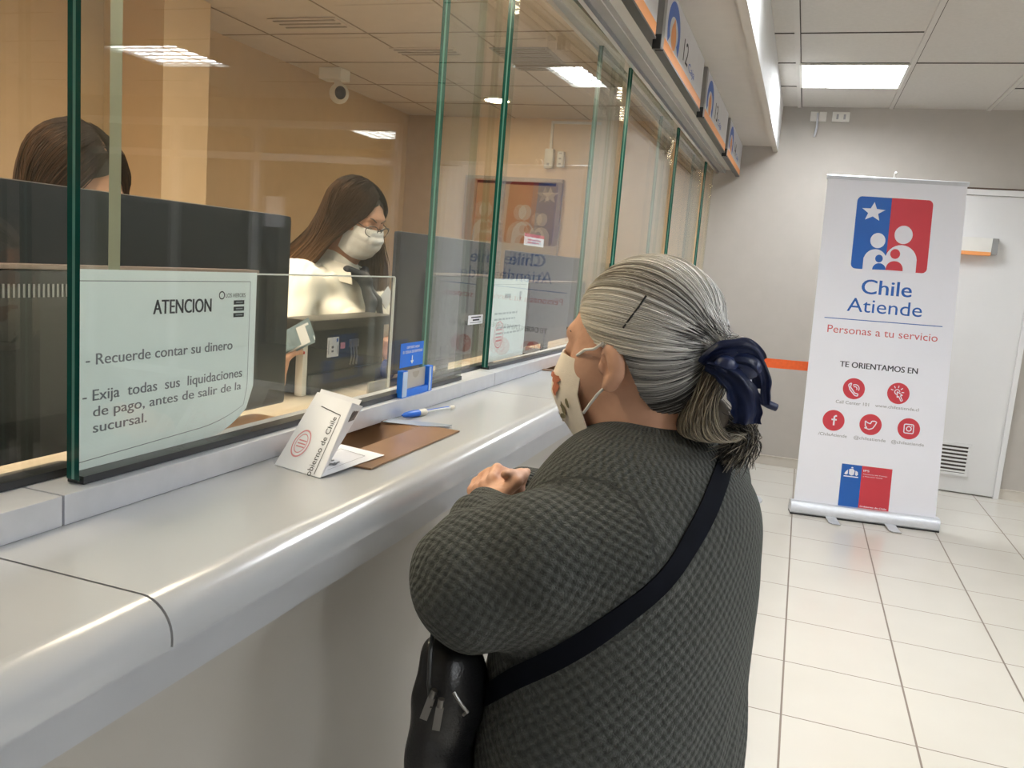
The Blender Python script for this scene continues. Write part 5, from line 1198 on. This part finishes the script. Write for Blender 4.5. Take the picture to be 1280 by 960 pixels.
# navy bow: ruffled upper loop, hanging lobe, stick
bw = np.array(Gp) + Rt * -.002 + np.array((0, 0, -.016)) - AW * .018
def pb(r, a, z): return bw + (Rt * r + AW * a + np.array((0, 0, z))) * .83
def crom(P_, n_):
    P_ = np.array(P_, float); out = []
    for i in range(len(P_) - 1):
        p0, p1, p2, p3 = P_[max(i - 1, 0)], P_[i], P_[i + 1], P_[min(i + 2, len(P_) - 1)]
        for j in range(n_):
            g = j / n_; out.append(.5 * (2 * p1 + (p2 - p0) * g + (2 * p0 - 5 * p1 + 4 * p2 - p3) * g * g + (3 * p1 - p0 - 3 * p2 + p3) * g ** 3))
    out.append(P_[-1]); return np.array(out)
def ribbon(bm, spine, wave, ph, th=.0012, nw=14):
    """spine rows (right, away, up, half width); folds run along the ribbon"""
    S_ = crom(spine, 10); rows = []
    for i, (x, a_, z, w_) in enumerate(S_):
        d_ = S_[min(i + 1, len(S_) - 1)] - S_[max(i - 1, 0)]; nn = np.array((-d_[2], d_[0])); nn = nn / (np.linalg.norm(nn) + 1e-9); r = []
        for j in range(nw + 1):
            u_ = 2 * j / nw - 1; fold = wave * math.sin(u_ * 4.6 + ph + i * .10) + wave * .5 * math.sin(u_ * 9 - ph + i * .05) - .006 * (1 - u_ * u_); edge = 1 + .07 * math.sin(i * .55 + (0 if u_ > 0 else 2))
            r.append(Vector(pb(x + nn[0] * w_ * u_ * edge, a_ + fold, z + nn[1] * w_ * u_ * edge)))
        rows.append(r)
    n0 = len(bm.faces); quads(bm, rows); bmesh.ops.solidify(bm, geom=bm.faces[n0:] if n0 else bm.faces[:], thickness=th)
bow = None
def ribpart(name, spine, wave, ph, par):
    bm = bmesh.new(); ribbon(bm, spine, wave, ph); return obj(name, bm, M['navy'], par, smooth=True, sharp=80)
bow = ribpart('hair_bow', [(-.036, .004, .004, .010), (-.024, -.006, .022, .013), (.000, -.012, .031, .015), (.026, -.006, .030, .015), (.046, .010, .012, .012)], .0035, 0.4, ow)
ribpart('bow_loop', [(-.030, .002, .004, .006), (-.004, -.010, .013, .010), (.022, -.012, .014, .013), (.042, -.002, -.004, .011), (.050, .008, -.022, .008)], .003, 2.0, bow)
ribpart('bow_lobe', [(-.036, -.004, .004, .007), (-.014, -.018, -.002, .013), (.008, -.024, -.018, .020), (.022, -.024, -.042, .022), (.027, -.022, -.062, .020), (.028, -.020, -.071, .018)], .0045, 1.1, bow)
ribpart('bow_loop', [(.040, .006, .016, .008), (.053, .006, -.006, .009), (.058, .008, -.028, .008), (.062, .010, -.046, .006)], .002, 0.2, bow)
F = Field(bw - .06, bw + .06, .0026); F.ell(pb(-.010, -.014, .008), (.013, .011, .012), None, 0); F.ell(pb(.010, .004, .006), (.030, .014, .018), None, .008); v, f = F.mesh(1); rawobj('bow_knot', v, f, M['navy'], bow)
bm = bmesh.new(); tube(bm, [pb(.040, .012, -.026), pb(.056, .012, -.042), pb(.066, .012, -.046), pb(.078, .012, -.050)], [.003, .0045, .005, .0046], 12); obj('bow_stick', bm, M['navy'], bow, smooth=True)
# hair pin over the ear
bm = bmesh.new(); q = [onhead(H1, sph(a_, u_), 1.075) for a_, u_ in ((97, .0), (103, .13), (109, .26), (114, .38))]; tube(bm, q, 0.0013, 6); obj('hair_pin', bm, M['black'], ow, smooth=True)
# crossbody bag and strap
bag = thing('shoulder_bag', 'black leather crossbody bag with zip pulls on the hip of the older woman', 'bag', (-.33, .88, .8))
from mathutils.bvhtree import BVHTree
bvh = BVHTree.FromPolygons([tuple(p.co + Vector((-0.15, 1.06, 0))) for p in cg.data.vertices], [tuple(p.vertices) for p in cg.data.polygons])
keys = [(-.24, 1.175, 1.08), (-.16, 1.165, 1.125), (-.095, 1.125, 1.14), (-.0694, 1.0649, 1.1382), (-.0694, .9915, 1.1138), (-.0768, .9443, 1.086), (-.0923, .90, 1.0514), (-.1223, .8686, 1.0102), (-.1679, .8539, .9643), (-.2141, .8527, .9228), (-.2643, .8709, .8785), (-.3081, .907, .8271)]
pts = []; nrm = []
for p0 in keys:
    h = bvh.find_nearest(Vector(p0)); pts.append(h[0]); nrm.append(h[1])
cpts = []; cn = []
for i in range(len(pts) - 1):
    p_ = pts[max(i - 1, 0)]; a_ = pts[i]; b_ = pts[i + 1]; n_ = pts[min(i + 2, len(pts) - 1)]
    for j in range(8):
        g = j / 8; q = 0.5 * ((2 * a_) + (b_ - p_) * g + (2 * p_ - 5 * a_ + 4 * b_ - n_) * g * g + (3 * a_ - p_ - 3 * b_ + n_) * g ** 3)
        h = bvh.find_nearest(q); cpts.append(h[0]); cn.append(h[1])
for _ in range(6):
    cn = [((cn[max(i - 1, 0)] + cn[i] + cn[min(i + 1, len(cn) - 1)]) / 3).normalized() for i in range(len(cn))]
    cpts = [cpts[i] if i in (0, len(cpts) - 1) else (cpts[i - 1] + cpts[i] * 2 + cpts[i + 1]) / 4 for i in range(len(cpts))]
bm = bmesh.new(); rows = []
for i in range(len(cpts)):
    tg = (cpts[min(i + 1, len(cpts) - 1)] - cpts[max(i - 1, 0)]).normalized(); wd = tg.cross(cn[i]).normalized()
    rows.append([cpts[i] + cn[i] * .0035 + wd * w_ for w_ in (-.0125, -.004, .004, .0125)])
quads(bm, rows); solid(bm, 0.0025); obj('strap', bm, M['strap'], bag, smooth=True, sharp=70)
F = Field((-.46, .74, .60), (-.24, 1.02, 1.0), .004)
b0 = np.array((-.352, .880, .79)); ax_ = unit((-.20, -.05, 1)); BBg = np.array([unit(np.cross(ax_, LAT)), LAT, ax_])
F.ell(b0, (.024, .046, .115), BBg, 0, disp=lambda X, Y, Z: .002 * np.sin(80 * Z + 60 * Y)); F.ell(b0 + np.array((.004, .0, -.05)), (.028, .054, .075), BBg, .03); F.ell(b0 + [.018, .01, .05], (.026, .045, .06), BBg, .02)
v, f = F.mesh(2); rawobj('pouch', v, f, M['leather'], bag)

zp = np.array((-.332, .834, .865))
bm = bmesh.new(); zl = [(-.362, .858, .93), (-.357, .842, .90), (-.352, .832, .87), (-.345, .828, .845)]
tube(bm, zl, .0028, 8); obj('zipper', bm, M['black'], bag, smooth=True)
def pull(p, d, name):
    p = Vector(p); d = Vector(unit(d)); w_ = Vector(unit(np.cross(d, CAM_F))); bm = bmesh.new()
    tube(bm, [p, p + d * .010], .004, 10); g = [p + d * .010, p + d * .040]
    rows = [[q - w_ * .0045, q + w_ * .0045] for q in g]; quads(bm, rows); bmesh.ops.solidify(bm, geom=bm.faces[:], thickness=.002); return obj(name, bm, M['steel'], bag, smooth=True, sharp=40)
pull((-.331, .822, .862), (-.10, -.02, -1), 'zip_pull'); pull((-.342, .826, .868), (-.28, -.05, -1), 'zip_pull')
bm = bmesh.new(); tube(bm, [(-.318, .825, .872), (-.308, .823, .862), (-.300, .826, .852), (-.306, .83, .845)], .002, 8); obj('ring', bm, M['steel'], bag, smooth=True)

# ---------------------------------------------------------------- the standing teller
te = thing('person', 'young woman with long brown ombre hair, glasses, white mask and cream blouse behind the glass', 'person', (-1.26, 2.07, 0))
H2 = Head((-1.185, 2.075, 1.452), (0.88, -0.14, -0.45), .89)
FW2 = unit((1, 0, 0)); B2_ = np.array([FW2, [0, 1, 0], [0, 0, 1]])
F = Field((-1.50, 1.48, 0.85), (-0.95, 2.48, 1.60), .0038)
H2.build(F, (-1.235, 2.07, 1.30), .048)
F.ell((-1.27, 2.07, 1.12), (.09, .16, .18), B2_, .02)
sh = np.array((-1.27, 1.90, 1.255)); el = np.array((-1.20, 1.715, 1.03)); wr = np.array((-1.085, 1.555, 1.030))
F.chain([sh, el, wr], [.042, .036, .025], .02); NAILS = hand(F, wr, (.22, .05, .9), (-.3, -.9, .15), .84, .7, -1)
sh2 = np.array((-1.27, 2.25, 1.25)); el2 = np.array((-1.20, 2.32, 1.05)); wr2 = np.array((-1.12, 2.20, 1.05)); F.chain([sh2, el2, wr2], [.042, .036, .025], .02); hand(F, wr2, (.6, -.7, -.1), (-.2, .1, .95), .84, .6, 1)
v, f = F.mesh(2); rawobj('body', v, f, M['skin'], te)
def wrinkle(X, Y, Z): return .0022 * np.sin(55 * Z + 40 * Y + 20 * np.sin(20 * X)) + .0015 * np.sin(90 * X - 60 * Z)
F = Field((-1.48, 1.62, .80), (-1.02, 2.50, 1.36), .0042)
F.ell((-1.265, 2.07, 1.14), (.115, .175, .17), B2_, 0, disp=wrinkle); F.ell((-1.265, 2.07, 1.245), (.085, .185, .058), B2_, .04, disp=wrinkle); F.ell((-1.265, 2.07, .95), (.115, .165, .20), B2_, .05)
for q in (-1, 1): F.ell((-1.165, 2.07 + q * .075, 1.135), (.062, .07, .062), B2_, .04, disp=wrinkle)
F.cap((-1.245, 2.07, 1.26), (-1.232, 2.07, 1.315), .07, .054, .03)
F.cap(sh + [0, .01, -.005], sh + (el - sh) * .62, .066, .068, .03, disp=wrinkle); F.cap(sh2, sh2 + (el2 - sh2) * .62, .066, .068, .03, disp=wrinkle)
F.cutz(.83); v, f = F.mesh(2); rawobj('blouse', v, f, M['blouse'], te)
F = Field((-1.45, 1.88, .02), (-1.05, 2.26, .92), .01)
for q in (-1, 1): F.chain([(-1.265, 2.07 + q * .08, .86), (-1.265, 2.07 + q * .08, .45), (-1.265, 2.07 + q * .08, .05)], [.10, .075, .055], .03)
v, f = F.mesh(2); rawobj('trousers', v, f, M['trousers'], te)
for q in (-1, 1):
    F = Field((-1.36, 1.9 + q * .08 + .08, 0), (-1.06, 2.08 + q * .08 + .08, .12), .006); F.cap((-1.29, 2.07 + q * .08, .04), (-1.14, 2.07 + q * .08, .032), .04, .036, 0); F.cutz(.001); v, f = F.mesh(1); rawobj('shoe', v, f, M['leather'], te)
# collar wings, scarf, name tag, buttons
def wing(q):
    a = [(-1.300, 2.07 + q * .045, 1.325), (-1.235, 2.07 + q * .062, 1.318), (-1.178, 2.07 + q * .035, 1.303)]
    b = [(-1.305, 2.07 + q * .062, 1.287), (-1.225, 2.07 + q * .094, 1.268), (-1.150, 2.07 + q * .060, 1.252)]
    bm = bmesh.new(); quads(bm, [[Vector(p) for p in a], [(Vector(x) + Vector(y)) / 2 + Vector((.004, q * .008, .004)) for x, y in zip(a, b)], [Vector(p) for p in b]]); solid(bm, .003); return obj('collar', bm, M['blouse'], te, smooth=True, sharp=80)
wing(-1); wing(1)
F = Field((-1.30, 1.94, 1.02), (-1.02, 2.2, 1.36), .0032)
F.cap((-1.175, 2.02, 1.292), (-1.15, 2.07, 1.272), .014, .018, .01); F.cap((-1.175, 2.12, 1.292), (-1.15, 2.07, 1.272), .014, .018, .01); F.ell((-1.138, 2.065, 1.262), (.020, .024, .020), None, .008)
F.chain([(-1.135, 2.06, 1.25), (-1.110, 2.045, 1.205), (-1.097, 2.035, 1.150)], [.012, .017, .014], .01, disp=lambda X, Y, Z: .003 * np.sin(150 * Y + 40 * Z)); F.chain([(-1.135, 2.075, 1.25), (-1.108, 2.085, 1.21), (-1.098, 2.09, 1.17)], [.010, .012, .009], .01)
v, f = F.mesh(2); rawobj('scarf', v, f, M['tie'], te)
bm = bmesh.new(); bx(bm, -1.100, -1.097, 2.095, 2.155, 1.195, 1.235, 0, rot=Matrix.Rotation(.6, 3, 'X') @ Matrix.Rotation(-.25, 3, 'Y'), piv=(-1.1, 2.12, 1.215)); obj('name_tag', bm, M['paper'], te)
for z_, x_ in ((1.15, -1.112), (1.125, -1.106), (1.10, -1.108)):
    bm = bmesh.new(); bmesh.ops.create_uvsphere(bm, u_segments=10, v_segments=6, radius=.005); bmesh.ops.translate(bm, verts=bm.verts[:], vec=(x_, 2.068, z_)); obj('button', bm, M['white_pl'], te, smooth=True)
def mask2(u, v_):
    a = 2 * u - 1; c = [(.100, .000), (.122, -.026), (.124, -.05), (.112, -.085), (.090, -.116)]
    t = v_ * 4; i = min(3, int(t)); g = t - i; fc = c[i][0] * (1 - g) + c[i + 1][0] * g; uc = c[i][1] * (1 - g) + c[i + 1][1] * g; r = abs(a)
    l = .066 * math.sin(r * math.pi / 2) * (1 if a > 0 else -1); fc += .0018 * math.sin(v_ * 24)
    return H2.w(.028 + (fc - .028) * (1 - r ** 2.1) + .003, l, uc + r ** 2 * (v_ - .5) * .030)
mk = patch('face_mask', mask2, 22, 28, M['mask_white'], te, .0015)
for q in (-1, 1):
    bm = bmesh.new(); tube(bm, [H2.w(.030, q * .066, -.012), H2.w(.0, q * .080, .012)], .0016, 6); obj('ear_loop', bm, M['mask_white'], mk)
# glasses, eyes, brows
gl = None
bm = bmesh.new()
for q in (-1, 1):
    ring = [H2.w(.108 - .010 * (abs(math.cos(a)) if math.cos(a) * q > 0 else 0), q * .034 + .025 * math.cos(a), -.004 + .018 * math.sin(a)) for a in [2 * math.pi * i / 24 for i in range(25)]]; tube(bm, ring, .0013, 6, cap=False)
    tube(bm, [H2.w(.098, q * .059, .002), H2.w(.05, q * .076, .004), H2.w(-.005, q * .082, .006)], .0014, 6)
tube(bm, [H2.w(.108, -.010, .0), H2.w(.112, 0, .003), H2.w(.108, .010, .0)], .0013, 6); gl = obj('glasses', bm, M['black'], te, smooth=True)
for q in (-1, 1):
    bm = bmesh.new(); c_ = H2.w(.106, q * .034, -.004); g_ = [bm.verts.new(Vector(c_ + H2.B[1] * .0245 * math.cos(2 * math.pi * i / 24) + H2.B[2] * .0175 * math.sin(2 * math.pi * i / 24))) for i in range(24)]; bm.faces.new(g_); bmesh.ops.solidify(bm, geom=bm.faces[:], thickness=.0008); obj('lens', bm, M['acrylic'], gl)
    bm = bmesh.new(); tube(bm, [H2.w(.092, q * .013, .022), H2.w(.088, q * .032, .031), H2.w(.068, q * .050, .026)], [.0016, .0022, .0010], 8); obj('eyebrow', bm, M['brown'], te, smooth=True)
    bm = bmesh.new(); tube(bm, [H2.w(.0895, q * .018, .000), H2.w(.0915, q * .031, -.004), H2.w(.083, q * .046, .001)], [.001, .0022, .001], 8); obj('eyelashes', bm, M['black'], te, smooth=True)
# long hair with lighter ends
def long_hair(Hd, parent, n, back, near_len, far_len, ends, dark, lite, forehead, pk, tip_pts):
    """strands fall from a centre parting over both sides; tip_pts(side,s,lay) gives the hanging points"""
    P = np.zeros((n, 22, 3)); C = np.zeros((n, 22, 3)); t = np.linspace(0, 1, 22); R_ = np.zeros(n)
    for i in range(n):
        q = -1 if rng.random() < pk else 1; s_ = rng.random(); lay = rng.random()
        az0 = 180 * s_ ** .9; part = sph(min(az0, 178) * .0 + (2 if s_ < .5 else 178), 0); th = math.radians(50 + 122 * s_)
        root = np.array((math.cos(th), q * .05 + rng.normal(0, .012 + .03 * s_), math.sin(th))); root /= np.linalg.norm(root)
        az = q * (42 + 140 * s_); u1 = -.15 - .35 * s_ ; side = sph(az, u1)
        d = slerp(root[None], side[None], np.linspace(0, 1, 10)[:, None]); up = np.array([onhead(Hd, dd, 1.03 + .085 * lay + .04 * math.sin(math.pi * k_ / 9)) for k_, dd in enumerate(d)])
        hang = tip_pts(q, s_, lay); ctrl = np.concatenate([up, hang]); L = np.concatenate([[0], np.cumsum(np.linalg.norm(np.diff(ctrl, axis=0), axis=1))]); L /= L[-1]
        p = np.stack([np.interp(t, L, ctrl[:, k_]) for k_ in range(3)], 1)
        for _ in range(3): p[1:-1] = (p[:-2] + 2 * p[1:-1] + p[2:]) / 4
        P[i] = p + rng.normal(0, .0018, 3) * t[:, None] * 2 + (np.sin(t * 9 + i)[:, None] * rng.normal(0, .0015, 3))
        g = np.clip((t - .42) / .6, 0, 1) ** 1.2; b = rng.uniform(.65, 1.35); k2 = rng.random() * .35
        C[i] = (np.array(dark) * (1 - np.clip(g + k2 * (t > .12), 0, 1)[:, None]) + np.array(lite) * np.clip(g + k2 * (t > .12), 0, 1)[:, None]) * b; R_[i] = rng.uniform(.0007, .0013)
    return strands('hair', P, C, R_, parent, m=M['hair_brown'])
def scalp(Hd, parent, keys, m):
    rows = []
    for j in range(11):
        r = []
        for i in range(73):
            az = -180 + 360 * i / 72; u0 = np.interp(abs(az), [k_[0] for k_ in keys], [k_[1] for k_ in keys]); r.append(Vector(onhead(Hd, sph(az, u0 + (.9995 - u0) * j / 10), 1.01)))
        rows.append(r)
    bm = bmesh.new(); quads(bm, rows); solid(bm, .003); return obj('scalp_hair', bm, m, parent, smooth=True, sharp=80)
brown_base = mat('brown_hair_base', (.05, .033, .022), .55)
scalp(H2, te, [(0, .58), (20, .45), (45, .22), (62, -.05), (80, -.35), (110, -.6), (180, -.75)], brown_base)
def tips2(q, s_, lay):
    if q < 0:   # the side nearest the photographer: over the shoulder and down the back
        a = np.array((-1.205 - .115 * s_, 1.985 + .02 * s_ - .012 * lay, 1.375)); b = np.array((-1.245 - .165 * s_, 1.955 + .03 * s_ - .018 * lay, 1.290 + .01 * (1 - s_))); c = np.array((-1.295 - .15 * s_, 1.925 + .05 * s_ - .02 * lay, 1.205 - .07 * s_ + .08 * (1 - s_)))
    else:
        a = np.array((-1.145 - .16 * s_, 2.155 + .01 * lay, 1.39)); b = np.array((-1.125 - .20 * s_, 2.160 + .01 * lay, 1.31)); c = np.array((-1.115 - .22 * s_, 2.150 + .015 * lay, 1.245 - .06 * s_))
    return np.array([a, b, c])
long_hair(H2, te, 4200, None, 0, 0, None, (.018, .011, .008), (.20, .11, .055), None, .62, tips2)
for tp, tv in NAILS:
    F = Field(tp - .02, tp + .02, .0016); F.ell(np.array(tp) + np.array(tv) * .003 + [0, -.0035, .001], (.0048, .0048, .0048), None, 0); v, f = F.mesh(1); rawobj('fingernail', v, f, M['red_nail'], te)
te.location = Vector(te.location) + Vector((-.07, .11, .004))
# the banknotes in the hand
bl = thing('banknotes', 'bluish banknotes held up in the hand with red nails', 'banknotes', (-1.06, 1.70, 1.12))
for i in range(4):
    bm = bmesh.new(); o_ = Vector((.0, -.0012 * i, .002 * i)); p0 = Vector((-1.135, 1.665, 1.105)) + o_; d1 = Vector((.17, .06, .10 + .012 * i)).normalized(); d2 = Vector((-.40, .1, .70)).normalized()
    quads(bm, [[p0 + d1 * (-.02 + .105 * u / 6) + d2 * (-.012 + .046 * v_ / 4) + Vector((0, .006 * math.sin(u * .9 + i), 0)) for u in range(7)] for v_ in range(5)]); solid(bm, .0005); obj('note', bm, M['note'] if i != 1 else M['paper'], bl, smooth=True)

# ---------------------------------------------------------------- the second teller, head bent behind the wide monitor
t3 = thing('person', 'person with dark centre-parted hair, head bent low behind the wide black monitor', 'person', (-1.47, 1.33, 0))
H3 = Head((-1.40, 1.325, 1.438), (0.86, -0.12, -0.50), 1.04)
F = Field((-1.72, 1.03, .85), (-1.20, 1.62, 1.60), .0042); H3.build(F, (-1.49, 1.325, 1.28), .048); F.ell((-1.52, 1.325, 1.10), (.09, .15, .18), B2_, .02)
v, f = F.mesh(2); rawobj('body', v, f, M['skin'], t3)
F = Field((-1.76, .98, .40), (-1.22, 1.68, 1.34), .006); F.ell((-1.52, 1.325, 1.10), (.115, .175, .19), B2_, 0); F.ell((-1.52, 1.325, 1.215), (.085, .19, .06), B2_, .04); F.ell((-1.52, 1.325, .75), (.13, .17, .30), B2_, .06)
for q in (-1, 1): F.chain([(-1.52, 1.325 + q * .17, 1.2), (-1.45, 1.325 + q * .20, .98), (-1.33, 1.325 + q * .15, .985 + .06)], [.06, .05, .035], .03)
F.cutz(.42); v, f = F.mesh(2); rawobj('blouse', v, f, M['blouse'], t3)
F = Field((-1.75, 1.1, .0), (-1.3, 1.55, .55), .01)
for q in (-1, 1): F.chain([(-1.52, 1.325 + q * .08, .5), (-1.52, 1.325 + q * .08, .05)], [.09, .06], .03)
F.cutz(.001); v, f = F.mesh(2); rawobj('trousers', v, f, M['trousers'], t3)
def mask3(u, v_):
    a = 2 * u - 1; t_ = v_ * 4; i = min(3, int(t_)); g = t_ - i; c = [(.100, .000), (.122, -.026), (.124, -.05), (.112, -.085), (.090, -.116)]; fc = c[i][0] * (1 - g) + c[i + 1][0] * g; uc = c[i][1] * (1 - g) + c[i + 1][1] * g; r = abs(a)
    return H3.w(.028 + (fc - .028) * (1 - r ** 2.1) + .003, .066 * math.sin(r * math.pi / 2) * (1 if a > 0 else -1), uc + r ** 2 * (v_ - .5) * .030)
patch('face_mask', mask3, 20, 20, M['mask_white'], t3, .0015)
for q in (-1, 1):
    bm = bmesh.new(); tube(bm, [H3.w(.092, q * .013, .022), H3.w(.088, q * .032, .030), H3.w(.068, q * .050, .026)], [.0016, .0022, .001], 8); obj('eyebrow', bm, M['brown'], t3, smooth=True)
    bm = bmesh.new(); tube(bm, [H3.w(.0895, q * .018, .000), H3.w(.0915, q * .031, -.004), H3.w(.083, q * .046, .001)], [.001, .002, .001], 8); obj('eyelashes', bm, M['black'], t3, smooth=True)
scalp(H3, t3, [(0, .52), (20, .40), (45, .15), (62, -.1), (80, -.35), (110, -.6), (180, -.75)], brown_base)
def tips3(q, s_, lay):
    a = np.array((-1.39 - .12 * s_, 1.325 + q * (.088 + .012 * lay), 1.36)); b = np.array((-1.40 - .14 * s_, 1.325 + q * (.095 + .012 * lay), 1.26)); c = np.array((-1.42 - .14 * s_, 1.325 + q * (.085 + .015 * lay), 1.15)); return np.array([a, b, c])
long_hair(H3, t3, 2200, None, 0, 0, None, (.035, .022, .016), (.27, .15, .08), None, .5, tips3)
